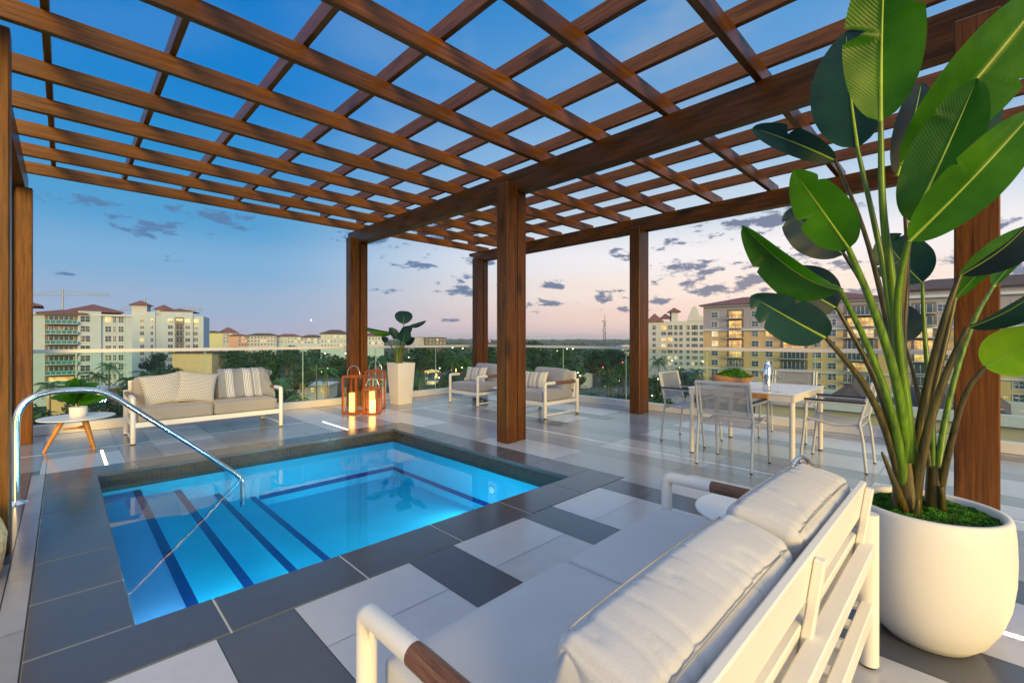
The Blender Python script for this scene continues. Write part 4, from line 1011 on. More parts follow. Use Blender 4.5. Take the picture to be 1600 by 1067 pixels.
leafw((1326, 388), 1.70, (1240, 266), 1.58, 88, M['leaf_lit'], roll=R(0), bend=.05, fold=.12, tears=((-1, .52, .035, .45), (1, .8, .03, .3)), seed=6, wmax=.42)
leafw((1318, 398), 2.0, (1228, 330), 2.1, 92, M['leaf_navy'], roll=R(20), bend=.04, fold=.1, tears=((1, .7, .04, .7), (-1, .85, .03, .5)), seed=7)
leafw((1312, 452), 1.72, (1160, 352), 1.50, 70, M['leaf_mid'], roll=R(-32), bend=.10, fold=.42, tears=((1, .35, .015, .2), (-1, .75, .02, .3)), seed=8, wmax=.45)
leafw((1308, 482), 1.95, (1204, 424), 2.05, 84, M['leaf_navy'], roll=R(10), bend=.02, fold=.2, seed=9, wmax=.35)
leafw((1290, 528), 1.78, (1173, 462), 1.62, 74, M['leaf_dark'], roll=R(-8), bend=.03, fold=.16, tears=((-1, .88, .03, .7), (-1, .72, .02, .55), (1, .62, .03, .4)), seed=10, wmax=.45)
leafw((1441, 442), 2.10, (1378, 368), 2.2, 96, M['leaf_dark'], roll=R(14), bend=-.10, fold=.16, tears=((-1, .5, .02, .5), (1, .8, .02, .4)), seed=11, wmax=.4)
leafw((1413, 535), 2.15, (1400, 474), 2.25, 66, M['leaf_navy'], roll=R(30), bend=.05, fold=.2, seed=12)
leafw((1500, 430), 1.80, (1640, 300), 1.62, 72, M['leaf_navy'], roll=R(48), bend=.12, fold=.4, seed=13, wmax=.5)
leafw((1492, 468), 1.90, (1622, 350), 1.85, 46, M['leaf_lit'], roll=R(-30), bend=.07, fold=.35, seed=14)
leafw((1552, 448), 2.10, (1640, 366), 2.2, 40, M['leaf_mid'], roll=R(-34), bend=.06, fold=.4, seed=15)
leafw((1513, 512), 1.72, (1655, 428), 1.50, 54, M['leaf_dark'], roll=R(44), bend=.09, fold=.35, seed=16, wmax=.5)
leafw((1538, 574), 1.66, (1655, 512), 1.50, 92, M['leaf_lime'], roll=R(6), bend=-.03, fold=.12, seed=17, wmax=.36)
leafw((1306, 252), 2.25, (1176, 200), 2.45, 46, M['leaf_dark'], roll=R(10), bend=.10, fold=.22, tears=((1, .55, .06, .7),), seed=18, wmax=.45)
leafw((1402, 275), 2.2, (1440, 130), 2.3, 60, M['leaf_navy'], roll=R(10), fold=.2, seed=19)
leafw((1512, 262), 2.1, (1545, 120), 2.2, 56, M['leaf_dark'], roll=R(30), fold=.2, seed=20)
SG, SB = M['stalk_g'], M['stalk_b']
stalk([(1412, 800, C), (1410, 760, C), (1382, 660, C-.02), (1345, 590, C-.06), (1289, 526, 1.78)], .026, .0075, SB)
stalk([(1415, 800, C), (1408, 740, C), (1380, 620, C+.03), (1350, 555, 1.93), (1307, 480, 1.95)], .022, .007, SB)
stalk([(1412, 800, C), (1412, 730, C-.02), (1388, 620, C-.06), (1352, 530, 1.8), (1311, 450, 1.72)], .024, .0075, SG)
stalk([(1418, 800, C), (1418, 720, C), (1404, 600, 1.8), (1365, 480, 1.75), (1325, 387, 1.70)], .028, .0095, SG)
stalk([(1420, 800, C), (1416, 640, C+.04), (1385, 520, 1.95), (1350, 445, 1.98), (1318, 396, 2.0)], .02, .0065, SB)
stalk([(1420, 800, C), (1408, 620, 1.95), (1378, 460, 2.05), (1345, 340, 2.15), (1304, 250, 2.25)], .02, .006, SB)
stalk([(1422, 800, C), (1412, 660, 1.92), (1386, 440, 2.0), (1362, 330, 2.03), (1339, 230, 2.05)], .022, .0075, SG)
stalk([(1418, 800, C), (1416, 660, C), (1394, 440, 1.84), (1378, 330, 1.82), (1376, 190, 1.80)], .030, .008, SG)
stalk([(1424, 800, C), (1422, 680, C+.03), (1402, 520, 1.9), (1412, 430, 1.87), (1424, 347, 1.85)], .024, .008, SB)
stalk([(1426, 800, C), (1424, 680, C-.03), (1400, 520, 1.82), (1404, 440, 1.78), (1419, 377, 1.74)], .024, .009, SG)
stalk([(1428, 800, C), (1428, 720, C+.02), (1408, 560, 1.95), (1420, 420, 1.97), (1411, 275, 2.0)], .02, .007, SB)
stalk([(1426, 800, C), (1427, 740, C), (1444, 620, 1.86), (1474, 500, 1.82), (1500, 430, 1.80)], .026, .008, SB)
stalk([(1430, 800, C), (1432, 740, C), (1452, 640, 1.9), (1476, 540, 1.9), (1492, 468, 1.90)], .022, .007, SB)
stalk([(1428, 800, C-.02), (1432, 760, C-.03), (1444, 690, 1.8), (1474, 590, 1.75), (1512, 511, 1.72)], .028, .008, SB)
stalk([(1462, 800, C), (1458, 740, C+.03), (1456, 640, 2.0), (1444, 520, 2.06), (1441, 442, 2.10)], .020, .006, SG)
stalk([(1464, 800, C), (1464, 740, C+.02), (1482, 620, 1.98), (1520, 500, 2.05), (1552, 448, 2.10)], .020, .006, SG)
stalk([(1466, 800, C), (1470, 760, C-.02), (1488, 680, 1.8), (1508, 610, 1.7), (1540, 572, 1.66)], .020, .006, SB)
stalk([(1458, 800, C), (1452, 720, C+.05), (1436, 620, 2.05), (1424, 570, 2.1), (1413, 534, 2.15)], .016, .005, SB)
# dry sheaths round the crown
stalk([(1414, 800, C-.03), (1404, 770, C-.05), (1388, 730, C-.06), (1378, 706, C-.06)], .022, .004, SB, 'leaf_sheath')
stalk([(1430, 806, C-.06), (1434, 796, C-.07), (1435, 780, C-.07)], .016, .006, SB, 'leaf_sheath')
stalk([(1472, 806, C-.03), (1473, 780, C-.04), (1470, 760, C-.04)], .016, .008, SB, 'leaf_sheath')
stalk([(1415, 812, C), (1416, 780, C), (1414, 720, C)], .060, .036, SB, 'crown_base'); stalk([(1461, 812, C), (1461, 780, C), (1461, 730, C)], .044, .026, SB, 'crown_base')
t = thing('round_planter', 'large round white pot holding the tall paddle leaf plant', 'planter', (2.53, .135, 0))
b = MB(); b.lathe([(.001, .002), (.115, .002), (.138, .008), (.178, .05), (.216, .125), (.240, .21), (.251, .30), (.2535, .39), (.251, .47), (.246, .525), (.241, .539), (.226, .541), (.219, .534), (.218, .50), (.21, .44), (.001, .43)], seg=96); b.build('pot', M['plaster'], t)
M['moss2'] = mat('damp_moss', (.05, .19, .014), .95, var=.75, scale=22, bump=1.0, bscale=90)
b = MB(); mossy(b, .218, .218, .505, .022, 90, 5, bump=.016); tuft(b, [Vector(q) for q in random.sample(b.v, 4200)], .012); b.build('moss', M['moss2'], t)

# ---- square planter with small bird of paradise
t = thing('square_planter', 'tapering square white planter beside the copper lanterns', 'planter', (4.565, 7.63, 0), R(2))
b = MB(); w0, w1, hh_ = .145, .19, .775
def ring(w_, z_): return [(-w_, -w_, z_), (w_, -w_, z_), (w_, w_, z_), (-w_, w_, z_)]
rs_ = ring(w0, 0)+ring(w1, hh_)+ring(w1-.022, hh_)+ring(w1-.03, hh_-.09)
fs_ = [(3, 2, 1, 0)]
for k in range(3):
    for i in range(4): fs_.append((k*4+i, k*4+(i+1) % 4, (k+1)*4+(i+1) % 4, (k+1)*4+i))
fs_.append((12, 13, 14, 15)); b.add(rs_, fs_); b.build('pot', M['plaster'], t, bevel=.004)
sp_ = thing('potted_bird_of_paradise', 'small dark bird of paradise plant growing in the square white planter', 'plant', (4.565, 7.63, .69))
D0 = 8.57
def SL(bpx, db, tpx, dt, wpx, m, **k):
    b0 = at(*bpx, db); t0 = at(*tpx, dt); mid = (b0+t0)/2; d = (t0-b0).normalized()
    side = d.cross((Vector((0, 0, EYE))-mid).normalized()); off = Vector(sp_.location)
    return _leaf(sp_, b0-off, t0-off, wpx*D0/711, m, sidev=side, nv=20, **k)
def SS(path, r0, r1, m):
    off = Vector(sp_.location); P = smooth_path([at(x_, y_, d_)-off for x_, y_, d_ in path], 1); n_ = len(P)
    b = MB(); b.tube(P, [r0+(r1-r0)*k/(n_-1) for k in range(n_)], 8); b.build('leaf_stalk', m, sp_)
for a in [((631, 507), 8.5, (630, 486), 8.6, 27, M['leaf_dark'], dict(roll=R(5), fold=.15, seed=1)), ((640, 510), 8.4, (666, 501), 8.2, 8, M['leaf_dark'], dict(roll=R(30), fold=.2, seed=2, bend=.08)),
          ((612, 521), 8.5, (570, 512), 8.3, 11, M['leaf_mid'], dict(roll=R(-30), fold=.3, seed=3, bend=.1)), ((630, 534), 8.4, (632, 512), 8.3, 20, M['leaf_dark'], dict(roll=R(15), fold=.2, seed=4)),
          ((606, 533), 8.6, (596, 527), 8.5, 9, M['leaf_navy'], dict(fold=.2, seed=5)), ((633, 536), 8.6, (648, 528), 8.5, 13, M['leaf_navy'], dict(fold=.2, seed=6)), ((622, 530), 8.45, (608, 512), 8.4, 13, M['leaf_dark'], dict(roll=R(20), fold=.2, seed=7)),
          ((628, 520), 8.4, (644, 510), 8.3, 14, M['leaf_dark'], dict(roll=R(10), fold=.2, seed=8))]:
    SL(*a[:6], **a[6])
for P_, m_ in [([(621, 572, D0), (620, 545, D0), (612, 521, 8.5)], SG), ([(623, 572, D0), (624, 545, D0), (631, 507, 8.5)], SB), ([(620, 572, D0), (616, 548, D0), (606, 533, 8.6)], SB),
               ([(624, 572, D0), (625, 550, D0), (630, 534, 8.4)], SG), ([(626, 572, D0), (627, 545, D0), (640, 510, 8.4)], SB), ([(627, 572, D0), (629, 550, D0), (633, 536, 8.6)], SB), ([(622, 572, D0), (621, 550, D0), (622, 530, 8.45)], SG)]:
    SS(P_, .022, .006, m_)

# ---- little fiddle plant on the far left table
t = thing('small_pot', 'small white ribbed pot standing on the round table by the handrail', 'pot', (.12, 7.0, .36))
b = MB(); b.lathe([(.001, .001), (.070, .001), (.074, .005), (.078, .11), (.074, .112), (.070, .105), (.001, .10)], seg=36); b.build('pot_body', M['plaster'], t)
t = thing('table_plant', 'small leafy green plant growing in the pot on the round table', 'plant', (.12, 7.0, .46))
b = MB(); b.tube([(0, 0, 0), (.005, 0, .08), (-.005, 0, .16)], .006, 8); b.build('stem', M['stalk_b'], t)
for i in range(17):
    a = i*2.4; el = .25+.75*(i % 4)/3; z0 = .03+.010*i
    d = Vector((math.cos(a)*math.cos(el), math.sin(a)*math.cos(el), math.sin(el))); ln = .25-.004*i
    sv = d.cross(Vector((0, 0, 1))).lerp(d.cross(Vector((-.3, -1, 0))), .45)
    _leaf(t, Vector((0, 0, z0)), Vector((0, 0, z0))+d*ln, .12, M['leaf_lit'] if i % 3 == 0 else M['leaf_mid'], sidev=sv, fold=.15, nv=12, bend=.08, rib=False, seed=i)
# ================================================================ the town beyond
GZ = -19.0
M['ground'] = mat('dark_grass_and_asphalt', (.022, .045, .024), .95, var=.6, scale=.03)
b = MB(); b.add([(-9000, -9000, GZ), (9000, -9000, GZ), (9000, 9000, GZ), (-9000, 9000, GZ)], [(0, 1, 2, 3)])
tag(b.build('ground', M['ground']), 'dark green town ground far below the terrace', kind='structure')
M['asphalt'] = mat('car_park_asphalt', (.10, .105, .11), .8, var=.2, scale=.3)
def on_ground(px, py, z=GZ):
    d = 711.0*(EYE-z)/(py-530.0); return at(px, py, d), d
def pave(name, pts, m, dz, label=None):
    vs = []
    for px, py in pts:
        p, d = on_ground(px, py, GZ+dz); vs.append((p.x, p.y, GZ+dz))
    b = MB(); b.add(vs, [tuple(range(len(vs)))]); tag(b.build(name, m), label, kind='structure')
pave('car_park', [(690, 640), (1010, 655), (1010, 606), (700, 600)], M['asphalt'], .03)
pave('road', [(300, 640), (700, 592), (700, 582), (300, 600)], M['asphalt'], .02)
pave('road', [(690, 575), (1000, 566), (1000, 562), (690, 570)], M['asphalt'], .02)
M['walk'] = mat('pale_paving', (.34, .33, .32), .8, var=.1, scale=.5)
pave('path', [(1010, 650), (1110, 652), (1090, 612), (1020, 610)], M['walk'], .04)

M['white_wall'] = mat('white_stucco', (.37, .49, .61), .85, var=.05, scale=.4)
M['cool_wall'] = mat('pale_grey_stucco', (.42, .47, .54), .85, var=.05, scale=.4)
M['yellow_wall'] = mat('ochre_stucco', (.50, .38, .20), .85, var=.05, scale=.4)
M['lav_wall'] = mat('lavender_grey_stucco', (.30, .30, .36), .85, var=.05, scale=.4)
M['peach_wall'] = mat('peach_stucco', (.62, .40, .28), .85, var=.05, scale=.4)
M['green_wall'] = mat('pale_green_stucco', (.50, .56, .34), .85, var=.05, scale=.4)
M['beige_wall'] = mat('beige_stucco', (.50, .43, .30), .85, var=.06, scale=.4)
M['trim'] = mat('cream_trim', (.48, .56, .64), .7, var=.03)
M['roof_tile'] = mat('terracotta_roof_tile', (.15, .066, .068), .8, var=.3, scale=1.2)
M['roof_dark'] = mat('dark_roof_shingle', (.07, .05, .055), .85, var=.3, scale=1.2)
M['roof_white'] = mat('white_flat_roof', (.55, .58, .60), .8, var=.1)
M['win'] = mat('dark_window_glass', (.05, .08, .12), .08, var=.3, scale=.7, spec=.9)
def curtained(m):
    n = m.node_tree.nodes; l = m.node_tree.links; oi = n.new('ShaderNodeObjectInfo'); r_ = n.new('ShaderNodeMapRange'); l.new(oi.outputs['Random'], r_.inputs[0])
    r_.inputs[1].default_value = .68; r_.inputs[2].default_value = .74; x_ = n.new('ShaderNodeMix'); x_.data_type = 'RGBA'; p_ = n['Principled BSDF']; src = p_.inputs['Base Color'].links[0].from_socket
    nz_ = noise_node(n, l, 1.7, 2, stretch=(1.0, 1.0, .15)); q_ = n.new('ShaderNodeMath'); q_.operation = 'GREATER_THAN'; l.new(nz_.outputs[0], q_.inputs[0]); q_.inputs[1].default_value = .5
    w_ = n.new('ShaderNodeMath'); w_.operation = 'MULTIPLY'; l.new(r_.outputs[0], w_.inputs[0]); l.new(q_.outputs[0], w_.inputs[1]); l.new(w_.outputs[0], x_.inputs[0]); l.new(src, x_.inputs[6]); x_.inputs[7].default_value = (.26, .25, .22, 1); l.new(x_.outputs[2], p_.inputs['Base Color'])
curtained(M['win'])
M['teal'] = mat('teal_balcony_glass', (.03, .20, .24), .12, var=.25, scale=1, spec=.8)
M['bay'] = mat('bay_recess_shade', (.16, .14, .14), .85)  # dark panel colour painting the shade of a recessed balcony
M['dark_metal'] = mat('dark_bronze_metal', (.05, .045, .045), .5)
def building(name, label, A, dA, B, dB, depth, z0, z1, walls, cat='building', group=None):
    """block whose visible face runs A->B (image x, distance); returns helpers in face space: s along the face, z up"""
    a = at(A, 530, dA); c = at(B, 530, dB); a.z = c.z = 0
    u = (c-a).normalized(); Lf = (c-a).length; nrm = Vector((-u.y, u.x, 0))
    if nrm.dot(a) < 0: nrm = -nrm                    # away from the terrace
    t = thing(name, label, cat, (a.x, a.y, z0), math.atan2(u.y, u.x), group)
    sg = 1 if nrm.dot(Vector((-u.y, u.x, 0))) > 0 else -1
    b = MB()
    for i, (za, zb, mi) in enumerate(walls): b.box(0, 0, za-z0, Lf, sg*depth, zb-z0, mi) if sg > 0 else b.box(0, -depth, za-z0, Lf, 0, zb-z0, mi)
    t['_L'] = Lf
    def s_of(px):
        # intersection of the sight line at px with the face line
        r = at(px, 530, 1.0); r.z = 0
        den = r.x*u.y-r.y*u.x
        return (a.x*(-0) + (r.x*(a.y) - r.y*(a.x)) * -1 / den) if abs(den) > 1e-9 else 0
    def d_of(px):
        s_ = s_of(px); p_ = a+u*s_; return p_.x*FX+p_.y*FY
    def z_of(px, py): return EYE+(530-py)/711.0*d_of(px)
    return t, b, Lf, sg, s_of, z_of
def fbox(b, s0, s1, z0, z1, out, thick, sg, base, mi=0):
    """box on the face, standing 'out' metres proud of it"""
    y0, y1 = (-out, -out+thick) if sg > 0 else (out-thick, out)
    b.box(s0, y0, z0-base, s1, y1, z1-base, mi)
def window(t, s, z, w_, h, sg, base, lit=0, name='window', frame=None, n=2, off=0):
    b = MB(); fbox(b, s-w_/2-.12, s+w_/2+.12, z-h/2-.12, z+h/2+.12, .10+off, .13, sg, base, 0)
    for i in range(n):
        for j in range(2):
            a0 = s-w_/2+i*w_/n+.05; a1 = s-w_/2+(i+1)*w_/n-.05; c0 = z-h/2+j*h/2+.04; c1 = z-h/2+(j+1)*h/2-.04
            fbox(b, a0, a1, c0, c1, .115+off, .02, sg, base, 1)
    o = b.build(name, [frame or M['trim'], (M['win'], M['lit'], M['lit2'])[lit]], t); return o
def balcony(t, s0, s1, z, h, sg, base, lit=0, glassy=False, wall=None, depth=1.5, off=0):
    b = MB()
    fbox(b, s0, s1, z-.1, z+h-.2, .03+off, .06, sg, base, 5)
    fbox(b, s0+(s1-s0)*.12, s1-(s1-s0)*.12, z+.05, z+2.25, .06+off, .10, sg, base, 1)
    n = max(2, int((s1-s0)/1.2))
    for i in range(n+1):
        s_ = s0+(s1-s0)*(.12+.76*i/n); fbox(b, s_-.06, s_+.06, z+.05, z+2.3, .10+off, .05, sg, base, 2)
    fbox(b, s0, s1, z-.16, z, depth, depth-.02, sg, base, 0)
    if glassy:
        fbox(b, s0, s1, z+.08, z+1.0, depth-.03, .03, sg, base, 3)
        for i in range(n+2):
            s_ = s0+(s1-s0)*i/(n+1); fbox(b, s_-.05, s_+.05, z, z+1.08, depth, .08, sg, base, 0)
    else:
        k = int((s1-s0)/.22)
        for i in range(k+1):
            s_ = s0+(s1-s0)*i/k; fbox(b, s_-.025, s_+.025, z, z+1.0, depth-.02, .03, sg, base, 4)
    fbox(b, s0, s1, z+1.0, z+1.07, depth, .06, sg, base, 0 if glassy else 4)
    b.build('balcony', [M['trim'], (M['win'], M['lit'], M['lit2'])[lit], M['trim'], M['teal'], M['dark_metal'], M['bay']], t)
def hip(t, s0, s1, y0, y1, z, h, base, m, over=.9, name='roof'):
    b = MB(); s0 -= over; s1 += over; y0, y1 = min(y0, y1)-over, max(y0, y1)+over
    ins = min(s1-s0, y1-y0)/2*.98; ym = (y0+y1)/2; sm = (s0+s1)/2
    if s1-s0 > y1-y0: r0, r1 = (s0+ins, ym), (s1-ins, ym)
    else: r0, r1 = (sm, y0+ins), (sm, y1-ins)
    zz_ = z-base
    vs = [(s0, y0, zz_), (s1, y0, zz_), (s1, y1, zz_), (s0, y1, zz_), (*r0, zz_+h), (*r1, zz_+h), (s0, y0, zz_-.3), (s1, y0, zz_-.3), (s1, y1, zz_-.3), (s0, y1, zz_-.3)]
    if s1-s0 > y1-y0: f = [(0, 1, 5, 4), (1, 2, 5), (2, 3, 4, 5), (3, 0, 4)]
    else: f = [(0, 1, 4), (1, 2, 5, 4), (2, 3, 5), (3, 0, 4, 5)]
    f += [(0, 6, 7, 1), (1, 7, 8, 2), (2, 8, 9, 3), (3, 9, 6, 0), (9, 8, 7, 6)]
    b.add(vs, f); return b.build(name, m, t)

# --- white block with teal balconies (far left)
zb = GZ
t, b, Lf, sg, so_, zo_ = building('apartment_building', 'white apartment block with curved teal glass balconies at the far left', -40, 128, 206, 152, 18, zb, 9.3, [(zb, 9.3, 0)])
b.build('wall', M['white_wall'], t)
b = MB(); fbox(b, so_(122), so_(158), zb, 10.1, .8, .8, sg, zb); fbox(b, so_(196), so_(206), zb, 8.6, .6, .6, sg, zb); b.build('wall_bay', M['white_wall'], t)
b = MB(); fbox(b, so_(-40), so_(206), 8.7, 9.25, .9, .9, sg, zb); b.build('cornice', M['trim'], t)
for k in range(9):
    z = 6.0-3.1*k
    if z < zb+3: break
    balcony(t, so_(70), so_(121), z, 3.1, sg, zb, 1 if k in (6, 7) else 0, True, depth=2.4)
    for px, w_, l_ in ((133, 2.3, 0), (169, 1.5, 2 if k == 0 else 0), (179, .8, 0), (189, 1.3, 0)): window(t, so_(px), z+1.6, w_, 1.9, sg, zb, l_, off=.8 if px == 133 else 0)
hip(t, so_(70), so_(124), 0, sg*10, 9.3, 1.2, zb, M['roof_tile'], 2.0); hip(t, so_(104), so_(190), sg*3, sg*16, 10.3, 2.6, zb, M['roof_tile'], .8)
hip(t, so_(-40), so_(58), 0, sg*14, 11.4, 3.0, zb, M['roof_tile'], 1.2)
# --- second white block
t, b, Lf, sg, so_, zo_ = building('apartment_building', 'white tower block with small square windows and two red roof turrets, second from the left', 197, 212, 318, 226, 24, zb, 12.6, [(zb, 12.6, 0)])
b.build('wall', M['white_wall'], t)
b = MB(); fbox(b, so_(230), so_(243), zb, 14.2, .8, .8, sg, zb); fbox(b, so_(253), so_(302), zb, 14.8, 1.2, 1.2, sg, zb); fbox(b, so_(205), so_(228), 12.6, 17.2, -3, .02-8, sg, zb) if False else None; b.build('wall_bay', M['white_wall'], t)
b = MB(); fbox(b, so_(204), so_(228), 12.6, 18.0, -2, 8, sg, zb) if sg < 0 else b.box(so_(204), 2, 12.6-zb, so_(228), 10, 17.6-zb); b.box(so_(243), 3*sg, 12.6-zb, so_(262), 10*sg, 15.6-zb); b.build('turret', M['cool_wall'], t)
hip(t, so_(204), so_(228), 2*sg, 10*sg, 17.6, 2.2, zb, M['roof_tile'], 1.0); hip(t, so_(243), so_(262), 3*sg, 10*sg, 15.9, 2.2, zb, M['roof_tile'], 1.2); hip(t, so_(256), so_(300), 0, 14*sg, 14.8, 1.6, zb, M['roof_tile'], 1.4)
for k in range(9):
    z = 10.2-3.1*k
    if z < zb+2: break
    for px, w_ in ((222, 1.6), (238, 1.1), (267, 2.0), (294, 2.0), (305, 2.6)): window(t, so_(px), z, w_, 1.7, sg, zb, 2 if (px == 222 and k == 3) else 0, off=.8 if px == 238 else 1.2 if px in (267, 294) else 0)
    balcony(t, so_(274), so_(288), z-1.3, 3.1, sg, zb, 0, depth=2.3, off=1.2)
# --- mid-distance blocks between the white towers and the corner post
def midblock(label, p0, p1, d, ytop, m, roofm, rows, ncol, roof_h=2.2, litp=.12, wrap=12, bands=None, y0=None):
    z1 = EYE+(530-ytop)/711.0*d
    t, b, Lf, sg, so_, zo_ = building('low_rise_building', label, p0, d, p1, d*1.02, wrap, zb, z1, [(zb, z1, 0)], group=None)
    b.build('wall', m, t)
    hip(t, 0, Lf, 0, sg*wrap, z1, roof_h, zb, roofm, 1.0)
    for r in range(rows):
        z = z1-1.9-3.1*r
        for c in range(ncol):
            window(t, Lf*(c+.5)/ncol, z, min(1.8, Lf/ncol*.5), 1.7, sg, zb, random.choice((1, 2)) if random.random() < litp else 0)
    return t, Lf, sg
midblock('pale green flat topped block just right of the white towers', 316, 348, 330, 519, M['green_wall'], M['roof_dark'], 0, 1, 1.2)
midblock('distant white block with a domed red roof beyond the palms', 348, 372, 420, 519.5, M['cool_wall'], M['roof_tile'], 3, 5, 5.0, wrap=20)
midblock('distant peach block between two white ones', 372, 386, 400, 524, M['peach_wall'], M['roof_tile'], 3, 3, 1.5)
midblock('distant pale blue grey block with many small windows', 386, 432, 410, 524, M['cool_wall'], M['roof_dark'], 3, 9, 2.0)
midblock('distant white block with lit windows and brown gable', 432, 470, 430, 525.5, M['white_wall'], M['roof_tile'], 2, 7, 2.4, .2)
midblock('distant white block with dark little roof turret', 470, 505, 440, 527, M['white_wall'], M['roof_dark'], 2, 7, 2.5, .25)
midblock('cream four storey block with dark roof left of the corner post', 501, 545, 300, 521, M['white_wall'], M['roof_dark'], 3, 9, 2.6, .1)
midblock('cream block with red roof seen just right of the corner post', 565, 600, 310, 524.5, M['white_wall'], M['roof_tile'], 3, 7, 2.0, .15)
midblock('dark glass office block behind the small bird of paradise', 664, 697, 420, 527.5, M['dark_metal'], M['roof_dark'], 2, 6, .4, .12)
midblock('pale blank stair tower beside the dark office block', 655, 664, 415, 526, M['cool_wall'], M['roof_white'], 0, 1, .3)
# --- white block behind the yellow one
t, b, Lf, sg, so_, zo_ = building('apartment_building', 'white arcaded apartment block left of the big ochre building', 1012, 238, 1102, 232, 20, zb, 10.6, [(zb, 10.6, 0)])
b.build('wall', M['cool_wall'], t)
hip(t, so_(1014), so_(1034), 0, 12*sg, 10.6, 4.2, zb, M['roof_tile'], 1.0); hip(t, so_(1036), so_(1048), 4*sg, 12*sg, 12.4, 2.4, zb, M['roof_tile'], 1)
b = MB(); b.box(so_(1050), 2*sg, 10.5-zb, so_(1060), 9*sg, 15.5-zb); b.build('turret', M['cool_wall'], t); hip(t, so_(1049), so_(1061), 2*sg, 9*sg, 15.6, 2.2, zb, M['roof_tile'], 1.2)
b = MB(); pf = [(so_(1074), 10.5-zb), (so_(1100), 10.5-zb), (so_(1098), 12.8-zb), (so_(1092), 13.4-zb), (so_(1091), 15.2-zb), (so_(1088), 17.6-zb), (so_(1085), 18.2-zb), (so_(1082), 17.6-zb), (so_(1079), 15.2-zb), (so_(1076), 12.8-zb)]
b.prism(pf, -.3, .5, 0, Matrix(((1, 0, 0, 0), (0, 0, 1, 0), (0, 1, 0, 0), (0, 0, 0, 1)))); b.build('gable', M['cool_wall'], t)
for k in range(7):
    z = 7.3-3.1*k
    if z < zb+2: break
    for i, px in enumerate((1022, 1037, 1047, 1056, 1064, 1075, 1083.5, 1087.5, 1096)): window(t, so_(px), z, 1.7 if px in (1083.5, 1087.5) else (2.4 if px in (1037, 1047) else 1.6), 2.3 if k == 0 else 1.7, sg, zb, 2 if (px == 1037 and k in (2, 3)) else (1 if (px, k) in ((1047, 2), (1037, 0)) else (2 if random.random() < .15 and k > 4 else 0)), frame=M['cool_wall'])
# --- the big ochre building
t, b, Lf, sg, so_, zo_ = building('apartment_building', 'big ochre and grey apartment building with lit balconies across the right side', 1099, 150, 1760, 96, 22, zb, 12.4, [(zb, 4.0, 0), (4.0, 12.4, 1)])
b.build('wall', [M['yellow_wall'], M['lav_wall']], t)
b = MB(); fbox(b, -.3, Lf, 3.9, 4.5, .5, .52, sg, zb); fbox(b, -.6, Lf, 11.7, 12.38, .7, .72, sg, zb); fbox(b, -.3, Lf, -8.4, -8.0, .4, .42, sg, zb); b.build('cornice', M['trim'], t)
hip(t, so_(1099), so_(1380), 0, 20*sg, 12.4, 2.8, zb, M['roof_tile'], 1.2); 
b = MB(); b.box(so_(1392), .8*sg, 12.4-zb, so_(1720), 18*sg, 14.0-zb); b.build('attic_storey', M['lav_wall'], t); hip(t, so_(1392), so_(1720), .8*sg, 18*sg, 14.0, 3.2, zb, M['roof_dark'], 1.0)
zs = [9.1-3.08*k for k in range(9)]
lit_w = {(1117, 2): 2, (1117, 3): 2, (1202, 2): 1, (1202, 3): 0}
for k, z in enumerate(zs):
    if z < zb+1.5: break
    for px in (1117, 1180, 1202, 1277, 1300, 1402, 1473, 1592):
        if px == 1202 and k < 2: continue
        window(t, so_(px), z, 1.9, 1.75, sg, zb, lit_w.get((px, k), 0))
    for (p0, p1, lits) in ((1136, 1162, {0: 1, 1: 1, 2: 1, 3: 1, 4: 1}), (1219, 1262, {3: 1}), (1318, 1372, {1: 1, 5: 1, 2: 2}), (1424, 1462, {2: 2, 3: 1, 4: 1}), (1500, 1560, {3: 1}), (1615, 1660, {})):
        balcony(t, so_(p0), so_(p1), z-1.25, 3.0, sg, zb, lits.get(k, 0), depth=1.6)
# --- low neighbouring roof level just below the railing, right
t, b, Lf, sg, so_, zo_ = building('low_rise_building', 'low beige podium building with flat parapet just beyond the railing behind the big plant', 1180, 40, 1800, 25, 14, zb, -4.0, [(zb, -4.0, 0)])
b.build('wall', M['beige_wall'], t)
b = MB(); fbox(b, 0, Lf, -4.3, -3.6, .35, .7, sg, zb); b.build('parapet', M['roof_white'], t)
for px, z in ((1215, -6.2), (1440, -5.4), (1440, -6.6), (1500, -5.4)):
    window(t, so_(px), z, 2.0, .55, sg, zb, 0, frame=M['beige_wall'])
for (p0, p1, h_) in ((1280, 1345, 1.5), (1375, 1420, 1.0), (1430, 1490, 1.6), (1510, 1570, 1.2)):
    hip(t, so_(p0), so_(p1), 2*sg, 10*sg, -3.9, h_, zb, M['roof_dark'], .3, 'roof_pavilion')
# --- nearer low buildings in the town
def small_house(name, label, px, py, d, wpx, h, m, rm, rh, depth=8, nwin=3, lit=0.3, cat='house'):
    """px,py = base centre in view"""
    hw = wpx/2
    t, b, Lf, sg, so_, zo_ = building(name, label, px-hw, d, px+hw, d*1.01, depth, zb, zb+h, [(zb, zb+h, 0)], cat)
    b.build('wall', m, t); hip(t, 0, Lf, 0, sg*depth, zb+h, rh, zb, rm, .6)
    for c in range(nwin): window(t, Lf*(c+.5)/nwin, zb+h-1.6, 1.2, 1.6, sg, zb, 1 if random.random() < lit else 0)
    return t
small_house('clubhouse', 'small blue white clubhouse with red hip roof behind the lanterns', 588, 600, 105, 30, 11.5, M['cool_wall'], M['roof_tile'], 2.2, 8, 3, 0, 'clubhouse')
small_house('low_rise_building', 'long low building with red roof right of the square planter', 716, 620, 88, 96, 6.2, M['beige_wall'], M['roof_tile'], 1.6, 12, 8, .5, 'building')
